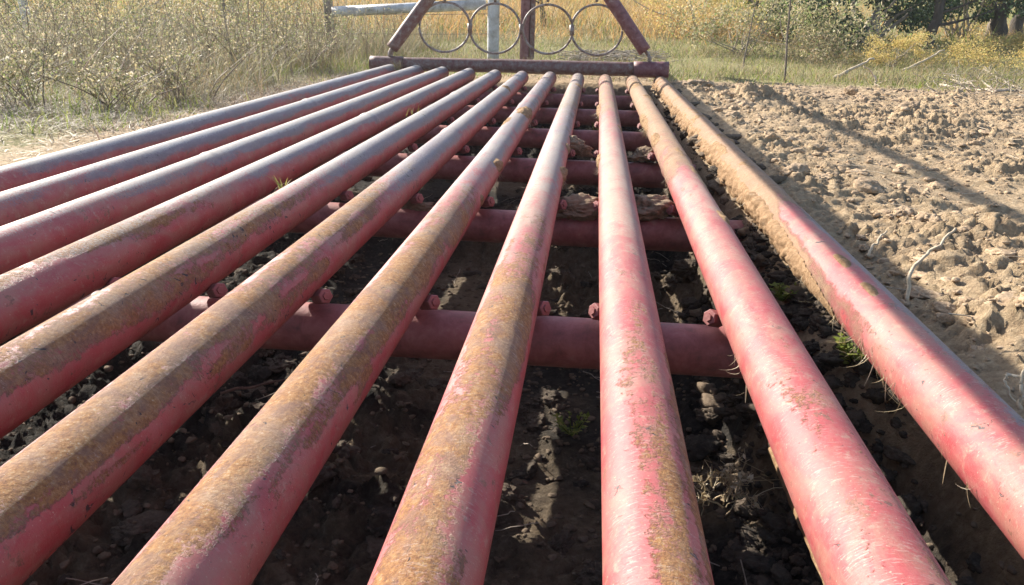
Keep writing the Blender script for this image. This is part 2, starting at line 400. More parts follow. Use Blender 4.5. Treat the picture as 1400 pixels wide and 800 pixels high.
def at(px, py, dz=0.):
    """ground point seen at a pixel of the 1400x800 photograph"""
    d = (px-700)/FPX*AR - (py-400)/FPX*AU + AF
    t = np.geomspace(.5, 90, 1500); P = d[None]*t[:, None] + [0, 0, CAMH]
    g = base_height(P[:, 0], P[:, 1])[0] + dz
    k = np.argmax(P[:, 2] < g)
    if P[k, 2] >= g[k]: k = -1
    return P[k, 0], P[k, 1]
def atD(px, py, D):
    d = (px-700)/FPX*AR - (py-400)/FPX*AU + AF
    return d*D/d[1] + [0, 0, CAMH]

def atZ(px, py, z):
    d = (px-700)/FPX*AR - (py-400)/FPX*AU + AF
    return d*(z-CAMH)/d[2] + [0, 0, CAMH]

# ---------------------------------------------------------------- the cattle guard
RAD, SP, X9 = .0481, .203, .0796
guard = empty('cattle_guard', (0, 0, -.11))
tag(guard, 'cattle guard of eleven long weathered red pipes laid side by side over a dirt pit', 'cattle guard')
YN = -.32
FAR = [6.02, 6.0, 5.93, 5.9, 5.86, 5.86, 5.93, 5.93, 5.94, 5.96, 6.0]
def bar_axis(b, y):          # b = 1..11
    return (b-9)*SP + X9, -.0006*(b-9)*y
ybar = np.concatenate([np.arange(YN, 2.6, .011), np.arange(2.6, 6.2, .02)])
TH = np.linspace(0, 2*PI, 72, endpoint=False)       # 0 = +X, 90 deg = up
def bar_masks(b, y, th):
    """low-frequency wear plus the painted sunlit crown, by place along the pipe and around it (deg from +X)"""
    deg = np.degrees(th) % 360; up = np.sin(th)
    n1 = fbm(y*1.6, th*0+b*9.1, up*1.1, 3, 100+b); n2 = fbm(y*5, np.cos(th)*1.5+b, up*1.5, 3, 200+b); n3 = fbm(y*.8+b*3, up*.6, 0, 2, 300+b)
    top = ss(-.35, .75, up)
    side = ss(-.75, .1, up)                      # reaches further down
    left = b <= 5
    lich = {1: .0, 2: .2, 3: .45, 4: .68, 5: .76, 6: .86, 7: .88, 8: .84, 9: .85, 10: .5, 11: .42}[b]
    reach = {1: .6, 2: 1.2, 3: 1.6, 4: 1.8, 5: 2.0, 6: 2.1, 7: 2.0, 8: 1.75, 9: 1.35, 10: 1.3, 11: 1.2}[b]
    nn = fbm(y*3.1, np.cos(T_ := th)*1.6+b*5, up*1.6, 4, 600+b)
    lichen = (lich*.89)*ss(reach+.5, reach-.6, y)*(.04+.96*ss(-.25, .85, up + 1.5*(nn-.5)))*(.12+1.55*nn)*(1-.5*ss(.35, .95, -np.cos(th)))*(.8+.5*(n1-.2))
    if b in (5, 6, 7): lichen = np.maximum(lichen, .66*ss(reach, reach-.9, y)*ss(-.45, .25, up)*ss(.38, .6, n2)*ss(-.2, .3, np.cos(th)))
    if b == 9: lichen = lichen*(.72+.32*ss(-.7, .8, np.cos(th)+2.4*(nn-.5)))
    gfar = ss(1.0, 2.6, y) if b < 9 else ss(2.2, 3.4, y)*.5
    grey = (.30 + .42*gfar)*(.18+.82*ss(-.35, .6, up))*(.55+.9*n2)*(1.15 if b <= 6 else .95)
    grey = grey + .12*(b <= 4)*top
    if b >= 9: grey = grey*.55
    if b == 11: grey = grey + .55*ss(.35, .8, np.cos(th)*.6+up*.55)*ss(-.1, .4, np.cos(th))
    dust = {8: .50, 9: .52, 10: .46, 11: .34}.get(b, .40)*ss(.6, 1.9, y)*ss(.1, .95, up)*(.5+1.0*n1)
    if b <= 5: dust = dust + .12*ss(.5, 1, up)
    mud = {7: .30, 8: .42, 9: .55, 10: .85, 11: .95}.get(b, .12)*ss(*{10: (1.75, 2.7), 11: (1.5, 2.3)}.get(b, (2.2, 4.2)), y + .8*(n2-.5))*(.35+.65*ss(-.7, .3, up))*(.6+.8*n1)
    if b == 11: mud = mud + .5*ss(-.25, -.7, np.cos(th)*.8+up*.3)*ss(.9, 1.4, y)
    chip = .10+.15*ss(.5, .75, n2)*(b <= 6) + .08*ss(.3, -.6, up)
    scratch = {8: .42, 9: .5, 10: .55, 11: .4}.get(b, .3)*ss(-.1, .7, up)
    chip = chip - .05
    grey = grey*(.35+.65*ss(.9, 2.6, y))*ss(-.2, .75, up+.9*(n2-.5)) if b < 9 else grey
    pale = {1: .62, 2: .62, 3: .60, 4: .56, 5: .50, 6: .42, 7: .38, 8: .36, 9: .3, 10: .26, 11: .22}[b]*(.5+.5*ss(.8, 2.4, y) + .12*(b < 5))*ss(.45, .95, up+.4*(n2-.5)-.12*np.cos(th))*(.75+.5*n1)*(1+.25*gfar)  # bright sunlit strip put into the colour, strongest on the left pipes
    return dict(pale=pale, lichen=lichen, grey=grey, dust=dust, mud=mud*1.1, chip=chip, scratch=scratch)
def pipe_shell(b):
    yb = ybar[ybar < FAR[b-1]]; yb = np.append(yb, FAR[b-1])
    Y, T = np.meshgrid(yb, TH, indexing='ij')
    x, z = bar_axis(b, Y)
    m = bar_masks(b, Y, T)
    r = RAD*(1+.012*(fbm(Y*3, np.cos(T)+b*7, np.sin(T), 3, 400+b)-.5)) + .0012*np.clip(m['lichen']+m['mud']-.4, 0, 1)*fbm(Y*60, np.cos(T)*3, np.sin(T)*3, 2, 5)
    # weld seams and a slight step where two lengths join
    seam = {6: (2.9,), 10: (2.55,), 11: (2.1,), 4: (3.2,), 7: (3.9,), 2: (3.6,), 5: (4.2,), 3: (2.2,)}.get(b, ())
    for s in seam: r = r + .0022*np.exp(-((Y-s)/.009)**2) + .0009*(Y > s)
    bend = .004*np.sin(Y*1.1+b*1.7)
    V = np.stack([r*np.cos(T), Y, z + r*np.sin(T) + 0*bend], -1)
    V[..., 0] += bend*.6
    n, s_ = V.shape[:2]; Vf = V.reshape(-1, 3)
    i = np.arange(n-1)[:, None]*s_; j = np.arange(s_)[None]; j2 = (j+1) % s_
    F = [np.stack([i+j, i+j2, i+s_+j2, i+s_+j], -1).reshape(-1, 4)]
    # far end: a lip and a dark bore; near end plain cap
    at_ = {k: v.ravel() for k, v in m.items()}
    e = (n-1)*s_; jj = np.arange(s_); k = (jj+1) % s_
    ring2 = Vf[e:e+s_]*1.0; c = np.array([0, 0, z.flat[-1]]); ring2[:, 0] *= .86; ring2[:, 2] = (ring2[:, 2]-c[2])*.86+c[2]
    ring3 = ring2.copy(); ring3[:, 1] -= .12
    m2 = len(Vf); Vf = np.concatenate([Vf, ring2, ring3, [[0, ring3[0, 1], c[2]]]])
    F.append(np.stack([e+jj, e+k, m2+k, m2+jj], -1)); F.append(np.stack([m2+jj, m2+k, m2+s_+k, m2+s_+jj], -1))
    F.append(np.stack([m2+s_+jj, m2+s_+k, np.full(s_, len(Vf)-1)], -1))
    for q in at_: at_[q] = np.concatenate([at_[q], np.full(len(Vf)-len(at_[q]), .2)])
    return Vf, F, at_
bars = {}
LBL = {1: 'outermost pipe on the grassy side, grey blue on top', 7: 'pipe with orange lichen all along its near half', 9: 'pink faded pipe with pale scratches',
       10: 'red pipe with mud on its far half', 11: 'outermost pipe on the dirt road side, caked with tan mud'}
for b in range(1, 12):
    V, F, A = pipe_shell(b)
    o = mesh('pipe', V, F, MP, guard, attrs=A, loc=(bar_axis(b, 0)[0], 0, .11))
    bars[b] = o
    if b in LBL: o['label'] = LBL[b]
# mud caked on pipes: a crust with its own thickness
def crust(b, name, fn, seed, th_res=96, y0=1., y1=5.9, dy=.009):
    ys = np.arange(y0, y1, dy); th = np.linspace(0, 2*PI, th_res, endpoint=False)
    Y, T = np.meshgrid(ys, th, indexing='ij'); x, z = bar_axis(b, Y)
    t = fn(Y, T)
    lump = fbm(Y*42, np.cos(T)*2.2+seed, np.sin(T)*2.2, 5, seed, .65)
    t = t*np.clip(.1+3.2*(lump-.28), .1, 2)
    r = RAD + t
    V = np.stack([r*np.cos(T), Y, z + r*np.sin(T)], -1).reshape(-1, 3)
    n, s_ = Y.shape; i = np.arange(n-1)[:, None]*s_; j = np.arange(s_)[None]; j2 = (j+1) % s_
    F = np.stack([i+j, i+j2, i+s_+j2, i+s_+j], -1).reshape(-1, 4)
    tv = t.ravel(); F = F[(tv[F] > .0004).any(1)]
    used = np.unique(F); mp = np.full(len(V), -1); mp[used] = np.arange(len(used))
    V[tv <= .0004] -= 0
    o = mesh(name, V[used], [mp[F]], M_MUD, bars[b]); o['kind'] = 'stuff'; return o
def blobs(cs):
    """cs: (y, deg, ry, rdeg, thickness)"""
    def f(Y, T):
        D = np.degrees(T); o = np.full(Y.shape, -.003)
        for y, d, ry, rd, tk in cs:
            dd = (D-d+180) % 360-180
            q = 1-np.sqrt(((Y-y)/ry)**2+(dd/rd)**2) + .9*(fbm(Y*30+y, np.cos(T)*3, np.sin(T)*3, 4, int(y*100) % 97)-.5)
            o = np.maximum(o, np.clip(q, -1, .5)*2*tk)
        return o
    return f
def c11(Y, T):
    D = np.degrees(T); n = fbm(Y*7, np.cos(T)*1.2, np.sin(T)*1.2, 4, 71)
    low = ss(150, 195, D)*ss(300, 240, D)*ss(1.1, 1.5, Y)
    far = ss(1.85, 2.4, Y)
    o = np.maximum(.010*far*(n*1.5-.62), 0)+.0115*(low*1.1*ss(.1, 1, Y/2)+far*(.15+.6*ss(120, 190, D)*ss(320, 250, D)) - .75 + .75*n)
    o = np.maximum(o, blobs([(1.75, 178, .13, 26, .012), (1.62, 190, .1, 24, .012), (2.0, 172, .2, 30, .012), (1.27, 100, .03, 12, .004), (1.42, 98, .04, 12, .004)])(Y, T))
    return o
crust(11, 'caked_mud', c11, 71, y0=.8)
crust(10, 'caked_mud', blobs([(1.75, 55, .05, 18, .006), (3.0, 150, .12, 30, .007), (3.6, 170, .25, 30, .010), (4.4, 60, .2, 50, .005), (2.3, 60, .06, 20, .004), (5.2, 120, .3, 60, .004), (2.6, 75, .09, 18, .003)]), 72)
crust(7, 'caked_mud', blobs([(3.55, 55, .14, 50, .009), (2.35, 20, .06, 28, .012), (1.95, 0, .03, 20, .008), (3.2, 120, .10, 22, .004)]), 73)
crust(8, 'caked_mud', blobs([(2.3, 15, .05, 24, .012), (2.75, 20, .05, 20, .005), (5.0, 40, .1, 40, .004)]), 74)
crust(9, 'caked_mud', blobs([(4.0, 175, .22, 26, .010), (2.6, 175, .12, 22, .007), (3.2, 40, .05, 20, .003)]), 75)
crust(6, 'caked_mud', blobs([(4.6, 60, .05, 40, .006)]), 76)

# cross beams beneath, straddled by the pipes
BY = [1.33, 2.13, 2.97, 3.79, 4.66, 5.52]
for k, y in enumerate(BY):
    xa, xb = -1.86, (.37 if k == 0 else .46)
    n = 60; xs = np.linspace(xa, xb, n); z = -.002 + 0*xs - .0006*(xs/SP)*y*0
    P = np.stack([xs, np.full(n, y), z], -1)
    v, f = tube(P, .0475, 48, True, .015, 500+k)
    mesh('cross_beam', v, f, M_BEAM, guard)
# hexagonal lugs welded beside the pipes on the beams
def lug(side):
    parts = []
    # a stubby six-sided nut lying askew with a bored end, on a short weld bead
    th = np.linspace(0, 2*PI, 6, endpoint=False)+.3
    ax = np.array([side*.75, -.55, .3]); ax /= np.linalg.norm(ax); u = np.cross(ax, [0, 0, 1.]); u /= np.linalg.norm(u); w = np.cross(u, ax)
    prof = [(-.019, .0), (-.019, .0165), (-.0175, .0185), (.0175, .0185), (.019, .0165), (.019, .010), (.023, .009), (.023, 0)]
    V = np.concatenate([ax[None]*a + r*(np.cos(th)[:, None]*u+np.sin(th)[:, None]*w) for a, r in prof])
    F = []
    for q in range(len(prof)-1):
        j = np.arange(6); k = (j+1) % 6; F.append(np.stack([q*6+j, q*6+k, (q+1)*6+k, (q+1)*6+j], -1))
    return V, [np.concatenate(F)]
for y in BY:
    for b in range(2, 11 if y < 3 else 12):
        side = 1 if b <= 8 else -1
        v, f = lug(side)
        v = v*[.82, .82, .82] + [side*(RAD*.93+.003), y-.035, -.062+.028+.0]
        o = mesh('nut', v, f, M_BEAM, bars[b], smooth=False)
# hanging roots and straw caught on the pipes
def blades(root, h, lean, width, nseg=3, curl=.5, tip=.15):
    """ribbon blades: root (n,3), height (n), lean (n,2) horizontal reach relative to height"""
    n = len(root); h = np.asarray(h)[:, None]
    t = np.linspace(0, 1, nseg+1)[None]
    P = np.empty((n, nseg+1, 3))
    az = np.arctan2(lean[:, 1], lean[:, 0]); bend = t**(1+curl)
    P[..., 0] = root[:, 0:1] + lean[:, 0:1]*h*bend; P[..., 1] = root[:, 1:2] + lean[:, 1:2]*h*bend
    P[..., 2] = root[:, 2:3] + h*(t - .35*np.clip(np.hypot(lean[:, 0], lean[:, 1]), 0, 2)[:, None]*t**2.4)
    fa = az + rng.uniform(.6, 2.5, n); W = np.stack([np.cos(fa), np.sin(fa), 0*fa], -1)[:, None]
    w = (np.asarray(width)*np.ones(n))[:, None, None]*(1-(1-tip)*t[..., None]**1.4)/2
    A = P-W*w; B = P+W*w
    V = np.stack([A, B], 2).reshape(-1, 3)
    base = (np.arange(n)*(nseg+1)*2)[:, None] + (np.arange(nseg)*2)[None]
    F = np.stack([base, base+1, base+3, base+2], -1).reshape(-1, 4)
    return V, [F]
M_STRAW = leaf_mat('straw', [(.34, .26, .15), (.5, .41, .26), (.42, .31, .18), (.62, .54, .4)], .2)
def fibres(b, spots, seed):
    rs = np.random.default_rng(seed); V = []
    for y, deg, n, ln in spots:
        a = np.radians(rs.normal(deg, 9, n)); yy_ = rs.normal(y, .05, n)
        root = np.stack([RAD*1.02*np.cos(a), yy_, RAD*1.02*np.sin(a)], -1)
        h = -rs.uniform(.3, 1, n)*ln
        V.append(blades(root, h, rs.normal(0, .7, (n, 2)), .0013, 4))
    v, f = join(V); tag(mesh('straw', v, f, M_STRAW, bars[b], smooth=False), kind='stuff')
fibres(11, [(1.15, 190, 26, .045), (1.3, 195, 22, .04), (1.05, 196, 14, .05), (1.5, 190, 22, .04), (2.2, 180, 40, .06), (3.0, 180, 40, .06), (.8, 200, 6, .03)], 1)
fibres(10, [(1.05, 190, 14, .03), (2.3, 180, 12, .04), (3.5, 185, 40, .06), (4.6, 185, 30, .06)], 2)
fibres(9, [(4.0, 180, 40, .06), (2.5, 180, 14, .03), (4.6, 0, 20, .05)], 3)
fibres(7, [(3.5, 20, 40, .07), (2.3, 5, 24, .05)], 4)
fibres(8, [(2.3, 5, 20, .05), (2.9, 0, 8, .04)], 5)

# pit sill: rusty channel on the pit wall below the tenth pipe, board by the road edge
yy_ = np.linspace(-.9, .24, 70); v, f = tube(np.stack([.006*(fbm(yy_*7, 0, 0, 3, 5)-.5), yy_, -.012*ss(.0, .24, yy_)], -1), .0075, 10, True, .3, 4)
s1 = mesh('pit_stake', v, f, M_MUD, loc=(.364, 1.05, -.276)); tag(s1, 'long thin tan stake lying lengthwise in the pit right of the pink pipe', 'stake')

# ---------------------------------------------------------------- the wing with rings
WD = 6.0
def w2(px, py, D=WD): return atD(px, py, D)
wing = empty('cattle_guard_wing', tuple(w2(710, 92))); tag(wing, 'rusty peeling pipe wing with four rings standing across the far end of the cattle guard', 'fence wing')
W0 = np.array(wing.location)
def wtube(name, pts, r, m=M_WING, seg=24, **k):
    v, f = tube(np.asarray(pts)-W0, r, seg, **k); return mesh(name, v, f, m, wing)
wtube('base_pipe', np.concatenate([straight(w2(549, 87.5), w2(700, 90.5), 20), straight(w2(708, 91), w2(868, 95), 20)[0:]]), np.concatenate([np.full(20, .050), np.full(20, .0515)]), M_WING, 32, wob=.03)
wtube('pipe_collar', straight(w2(866, 95), w2(914, 95.5), 6), .058, M_WINGR, 32, wob=.03)
wtube('pipe_collar', straight(w2(507, 86.5), w2(551, 87.5), 6), .056, M_WING, 32, wob=.05)
legL = wtube('leg', straight(w2(536, 66), w2(611, -36), 16), .047, M_WING, 24, wob=.03)
legR = wtube('leg', straight(w2(882, 70), w2(812, -36), 16), .047, M_WINGR, 24, wob=.03)
wtube('foot_rod', [w2(543, 60), w2(537, 66), w2(534, 72), w2(533.5, 82)], .021, M_RING, 12)
wtube('foot_rod', [w2(879, 64), w2(884, 72), w2(888, 78), w2(889, 88)], .013, M_RING, 12)
wtube('top_rail', straight(w2(611, -36), w2(812, -36), 12), .045, M_WINGR, 24, wob=.03)
for cx, cy, r in ((608, 37, 34.5), (677, 39, 34.5), (749, 40, 34), (816, 41, 35)):
    t = np.linspace(0, 2*PI, 49) + .6
    P = np.array([w2(cx+r*math.cos(a), cy+r*.99*math.sin(a)) for a in t])
    wtube('ring', P, .009, M_RING, 10, cap=True)
# short clips between rings and up to the top rail
for cx, cy in ((642.5, 39), (713, 40), (782, 41)):
    wtube('weld_clip', [w2(cx, cy-7), w2(cx, cy+7)], .018, M_RING, 10)
for cx in (608, 677, 749, 816):
    wtube('hanger', [w2(cx, 3), w2(cx, -36)], .010, M_RING, 8)

# ---------------------------------------------------------------- posts, brace and wire behind
p = at(717, 92); 
def post(name, label, px, py, top, r, m, cat='post', lean=(0, 0), flange=False):
    x, y = at(px, py); o = empty(name, (x, y, gz1(x, y)-.05)); tag(o, label, cat)
    v, f = tube(np.stack([np.linspace(0, lean[0], 14), np.linspace(0, lean[1], 14), np.linspace(0, top, 14)], -1), r, 20, wob=.04, seed=int(px)); mesh('shaft', v, f, m, o)
    return o, x, y
gp, x, y = post('gate_post', 'dark red rusty post standing behind the rings of the wing', 717, 88, 1.75, .05, M_WINGR)
v, f = box((.053, -.03, .0), (.095, .03, 1.42)); mesh('flange', v, f, M_WING, gp, smooth=False)
# two unseen rails added on the red post to throw the roadside strips of shade
ctg = math.sin(-SUN_AZ)/math.tan(SUN_EL)
for sc_x, rr_ in ((.585, .029), (1.125, .026)):
    zr = (sc_x - x)/ctg
    v, f = tube(np.stack([np.full(24, 0.), np.linspace(0, -y-.6, 24), np.full(24, zr-gp.location.z)], -1), rr_, 24, True, .03, 3); mesh('rail', v, f, M_WINGR, gp)
v, f = tube(np.array([[0, -y-.66, -.2], [0, -y-.66, .8], [0, -y-.66, 2.0]]), .055, 20); mesh('shaft', v, f, M_WINGR, gp)  # unseen end post, added to carry the two shade-casting rails
wp, wx, wy = post('brace_post', 'white painted post behind the second ring of the wing', 674, 84, 1.5, .062, M_WHITE)
rail = [atD(455, 16, wy+.02)-[wx, wy, wp.location.z], atD(560, 11, wy+.02)-[wx, wy, wp.location.z], atD(664, 6, wy+.02)-[wx, wy, wp.location.z]]
v, f = tube(rail, .052, 24, wob=.03); mesh('brace_rail', v, f, M_WHITE, wp)
ep, ex, ey = post('brace_end_post', 'grey end post at the outer end of the white rail in the weeds', 449, 78, 1.1, .05, M_BARK2)
ep.location.y = wy+.12; ep.location.z = gz1(ep.location.x, wy+.12)-.05; ep.location.x = float(atD(449, 16, wy+.12)[0])
post('fence_post', 'pale grey fence post rising from the weeds at the far left', 42, 60, 1.2, .05, M_WHITE)
wf = empty('wire_fence', (-1.1, wy+.7, gz1(-1.1, wy+.7))); tag(wf, 'rusty wire strands stretched through the grass behind the rings', 'wire fence')
for zz in (.22, .42, .66, .9):
    a = np.array([-3.6, 0.1, zz]); b_ = np.array([.05, -.6, zz+.02]); P = straight(a, b_, 30); P[:, 2] -= .03*np.sin(np.linspace(0, PI, 30))
    v, f = tube(P, .0028, 5); mesh('wire', v, f, M_WIRE, wf)
for xx in (-3.2,):
    v, f = join([box((xx-.012, -.004, -.1), (xx+.012, .004, 1.05)), box((xx-.004, .004, -.1), (xx+.004, .02, 1.05))]); mesh('steel_picket', v, f, M_BARK2, wf, smooth=False)

# ---------------------------------------------------------------- soil clods
def ico(sub):
    t = (1+5**.5)/2
    V = np.array([[-1, t, 0], [1, t, 0], [-1, -t, 0], [1, -t, 0], [0, -1, t], [0, 1, t], [0, -1, -t], [0, 1, -t], [t, 0, -1], [t, 0, 1], [-t, 0, -1], [-t, 0, 1]], float)
    F = np.array([[0, 11, 5], [0, 5, 1], [0, 1, 7], [0, 7, 10], [0, 10, 11], [1, 5, 9], [5, 11, 4], [11, 10, 2], [10, 7, 6], [7, 1, 8], [3, 9, 4], [3, 4, 2], [3, 2, 6], [3, 6, 8], [3, 8, 9], [4, 9, 5], [2, 4, 11], [6, 2, 10], [8, 6, 7], [9, 8, 1]])
    V /= np.linalg.norm(V, axis=1)[:, None]
    for _ in range(sub):
        e = {}; V = list(V); out = []
        def mid(a, b):
            k = (min(a, b), max(a, b))
            if k not in e:
                m = (V[a]+V[b])/2; V.append(m/np.linalg.norm(m)); e[k] = len(V)-1
            return e[k]
        for a, b, c in F:
            ab, bc, ca = mid(a, b), mid(b, c), mid(c, a); out += [[a, ab, ca], [b, bc, ab], [c, ca, bc], [ab, bc, ca]]
        F = np.array(out); V = np.array(V)
    return V, F
ICO = {k: ico(k) for k in (1, 2, 3, 4)}
def clods(P, S, sub, seed, flat=.55, jag=.75):
    V0, F0 = ICO[sub]; n = len(P); rs = np.random.default_rng(seed)
    off = rs.uniform(0, 90, (n, 3))
    Q = V0[None]*1.6 + off[:, None]
    d = np.full((n, len(V0)), 1.35)
    for _ in range(9):
        nr = rs.normal(0, 1, (n, 3)); nr /= np.linalg.norm(nr, axis=1)[:, None]; dist = rs.uniform(.62, 1.05, n)
        dp = np.einsum('ij,kj->ki', V0, nr); d = np.where(dp > .05, np.minimum(d, dist[:, None]/np.maximum(dp, .05)), d)
    d = d + jag*.55*(noise3(Q[..., 0], Q[..., 1], Q[..., 2], 3)-.5)
    if sub >= 2: d = d + jag*.62*(noise3(Q[..., 0]*2.9, Q[..., 1]*2.9, Q[..., 2]*2.9, 9)-.5)
    if sub == 4: d = d + .35*(noise3(Q[..., 0]*1.7, Q[..., 1]*1.7, Q[..., 2]*1.7, 29)-.5) + .2*(noise3(Q[..., 0]*9, Q[..., 1]*9, Q[..., 2]*9, 39)-.5)
    if sub >= 3: d = d + .34*(noise3(Q[..., 0]*6, Q[..., 1]*6, Q[..., 2]*6, 19)-.5)
    sc3 = rs.uniform(.65, 1.35, (n, 3)); sc3[:, 2] *= flat
    V = V0[None]*d[..., None]*sc3[:, None]*S[:, None, None]
    a = rs.uniform(0, 2*PI, n); c, s = np.cos(a)[:, None], np.sin(a)[:, None]
    V = np.stack([V[..., 0]*c-V[..., 1]*s, V[..., 0]*s+V[..., 1]*c, V[..., 2]], -1) + P[:, None]
    return V.reshape(-1, 3), [(F0[None]+(np.arange(n)*len(V0))[:, None, None]).reshape(-1, 3)]
def scatter(n, x0, x1, y0, y1, dens=None, seed=0, power=1.):
    rs = np.random.default_rng(seed); m = n*6
    X = rs.uniform(x0, x1, m); Y = y0+(y1-y0)*rs.uniform(0, 1, m)**power
    if dens is not None:
        k = rs.uniform(0, 1, m) < dens(X, Y); X, Y = X[k], Y[k]
    return X[:n], Y[:n]
def clod_layer(specs, name):
    parts = []; mo = []
    for (n, x0, x1, y0, y1, smin, smax, sub, dark_v, sink, seed, dens) in specs:
        X, Y = scatter(n, x0, x1, y0, y1, dens, seed, 1.25); rs = np.random.default_rng(seed+1)
        S = smin*(smax/smin)**(rs.uniform(0, 1, len(X))**2.2)
        Z = gz(X, Y) + S*sink
        v, f = clods(np.stack([X, Y, Z], -1), S, sub, seed+2); parts.append((v, f)); mo.append(np.full(len(v), dark_v))
    v, f = join(parts)
    return tag(mesh(name, v, f, M_CLOD, attrs={'dark_mix': np.concatenate(mo)}), kind='stuff')
lump = lambda X, Y: ss(.38, .62, fbm(X*2.3, Y*2.3, 0, 3, 91))
edge = lambda X, Y: np.exp(-((X-.78)/.2)**2)
clod_layer([
    (150, .62, 2.6, .9, 6.0, .010, .030, 3, .0, -.1, 10, lump),
    (150, .62, 1.3, 1.2, 5.6, .012, .036, 3, .0, -.05, 20, edge),
    (15000, .6, 3.4, .7, 6.4, .002, .008, 1, .0, .3, 30, None),
    (900, .6, 3.2, .9, 6.2, .006, .017, 2, .0, .1, 35, lump),
    (500, .45, 2.4, 5.3, 6.5, .008, .03, 2, .15, .1, 40, lump)], 'road_clods')
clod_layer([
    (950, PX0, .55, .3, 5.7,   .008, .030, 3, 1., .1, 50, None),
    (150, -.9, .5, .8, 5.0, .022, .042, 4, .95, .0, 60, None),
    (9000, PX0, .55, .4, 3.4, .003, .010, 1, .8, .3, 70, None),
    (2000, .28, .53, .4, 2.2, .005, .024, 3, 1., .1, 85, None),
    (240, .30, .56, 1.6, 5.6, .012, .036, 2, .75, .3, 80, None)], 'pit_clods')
# mud heaped on the beams and a few big clods one can tell apart
def heap(px, py, z, r, label, seed, name='mud_clump', m=M_MUD, flat=.6):
    P = atD(px, py, z) if z > 1 else None
    v, f = clods(np.array([[0, 0, 0.]]), np.array([r*.9]), 4, seed, flat, .8)
    o = mesh(name, v, f, M_CLOD, attrs={'dark_mix': np.full(len(v), .35)}); o.location = P; o.scale = (1.35, .8, 1)
    tag(o, label, 'mud clump'); return o
heap(783, 288, 2.12, .05, 'tan mud clump heaped on the second crossbeam between the two middle pipes', 1)
heap(888, 284, 2.12, .05, 'rough mud clump on the second crossbeam right of the pink pipe', 2)
heap(566, 282, 2.13, .03, 'small mud clump on the second crossbeam among the lichen covered pipes', 3)
heap(785, 200, 2.98, .045, 'mud clump on the third crossbeam between the middle pipes', 4)
heap(880, 213, 2.98, .04, 'mud clump on the third crossbeam next to the muddy pipes', 5)
heap(1028, 322, 2.1, .055, 'large mud clump wedged between the two muddy pipes on the road side', 6)
heap(890, 170, 3.8, .04, 'mud clump far down between the ninth and tenth pipes', 8)
for (px, py, r, s_, lb) in ((1163, 131, .055, 11, 'dark dirt clod sitting alone at the grass edge of the road'), (1242, 166, .05, 12, 'broad dark clod on the road beyond the shadow strip'),
                            (1185, 262, .035, 13, 'blocky brown clod by the shaded edge of the outer pipe'), (1232, 300, .03, 14, 'pale rounded clod in the churned dirt of the road'),
                            (1345, 195, .035, 15, 'tan lump of dirt with a dark shaded side, far right of the road'), (1085, 245, .04, 16, 'clod tumbled against the muddy pipe')):
    x, y = at(px, py); v, f = clods(np.array([[0, 0, 0.]]), np.array([r]), 3, s_, .7, .5)
    o = mesh('dirt_clod', v, f, M_CLOD, attrs={'dark_mix': np.full(len(v), .25 if r > .045 else .0)}); o.location = (x, y, gz1(x, y)+r*.25); tag(o, lb, 'dirt clod', 'big clods on the dirt road')

# ---------------------------------------------------------------- grass and weeds
GREEN = [(.09, .14, .02), (.17, .22, .035), (.25, .29, .05), (.13, .19, .03), (.36, .35, .09)]
M_GREEN = leaf_mat('green_grass', GREEN, .5)
M_DRY = leaf_mat('dry_grass', [(.24, .18, .10), (.38, .30, .17), (.30, .20, .10), (.46, .40, .26), (.15, .17, .06), (.24, .18, .12), (.20, .22, .08)], .4)
M_GOLD = leaf_mat('golden_grass', [(.50, .27, .09), (.58, .36, .15), (.42, .25, .09), (.60, .43, .2), (.34, .28, .09), (.25, .16, .07)], .45)
M_WEED = leaf_mat('weed_stems', [(.17, .12, .085), (.29, .22, .15), (.22, .17, .12), (.42, .36, .27), (.12, .10, .07), (.25, .14, .11)], .2)
M_WLEAF = leaf_mat('weed_leaves', [(.18, .20, .08), (.38, .33, .18), (.45, .36, .19), (.13, .17, .06), (.62, .53, .35), (.27, .22, .14), (.2, .26, .08)], .45)
M_FLUFF = leaf_mat('seed_fluff', [(.7, .6, .42), (.62, .5, .32), (.78, .72, .6)], .45)
M_LITTER = leaf_mat('straw_litter', [(.5, .43, .31), (.62, .56, .44), (.36, .3, .2), (.28, .22, .14)], .15)
M_YLEAF = leaf_mat('yellow_leaves', [(.52, .38, .12), (.6, .47, .2), (.45, .36, .12), (.35, .34, .1), (.62, .42, .17)], .45)
M_CEDAR = leaf_mat('cedar_foliage', [(.035, .07, .025), (.055, .10, .035), (.08, .13, .04), (.03, .06, .03)], .2)
M_OLIVE = leaf_mat('olive_leaves', [(.1, .14, .035), (.16, .2, .05), (.24, .25, .07), (.3, .27, .09)], .45)
def grass(name, X, Y, hmin, hmax, width, m, lean=.5, nseg=3, seed=0, hfun=None):
    rs = np.random.default_rng(seed); n = len(X)
    h = rs.uniform(hmin, hmax, n)
    if hfun is not None: h = h*hfun(X, Y)
    Z = gz(X, Y)-.01
    v, f = blades(np.stack([X, Y, Z], -1), h, rs.normal(0, lean, (n, 2)), width*(.6+.8*rs.uniform(0, 1, n)), nseg)
    return tag(mesh(name, v, f, m, smooth=False), kind='stuff')
PL = lambda X: np.clip(-X-1.75, 0, 9)
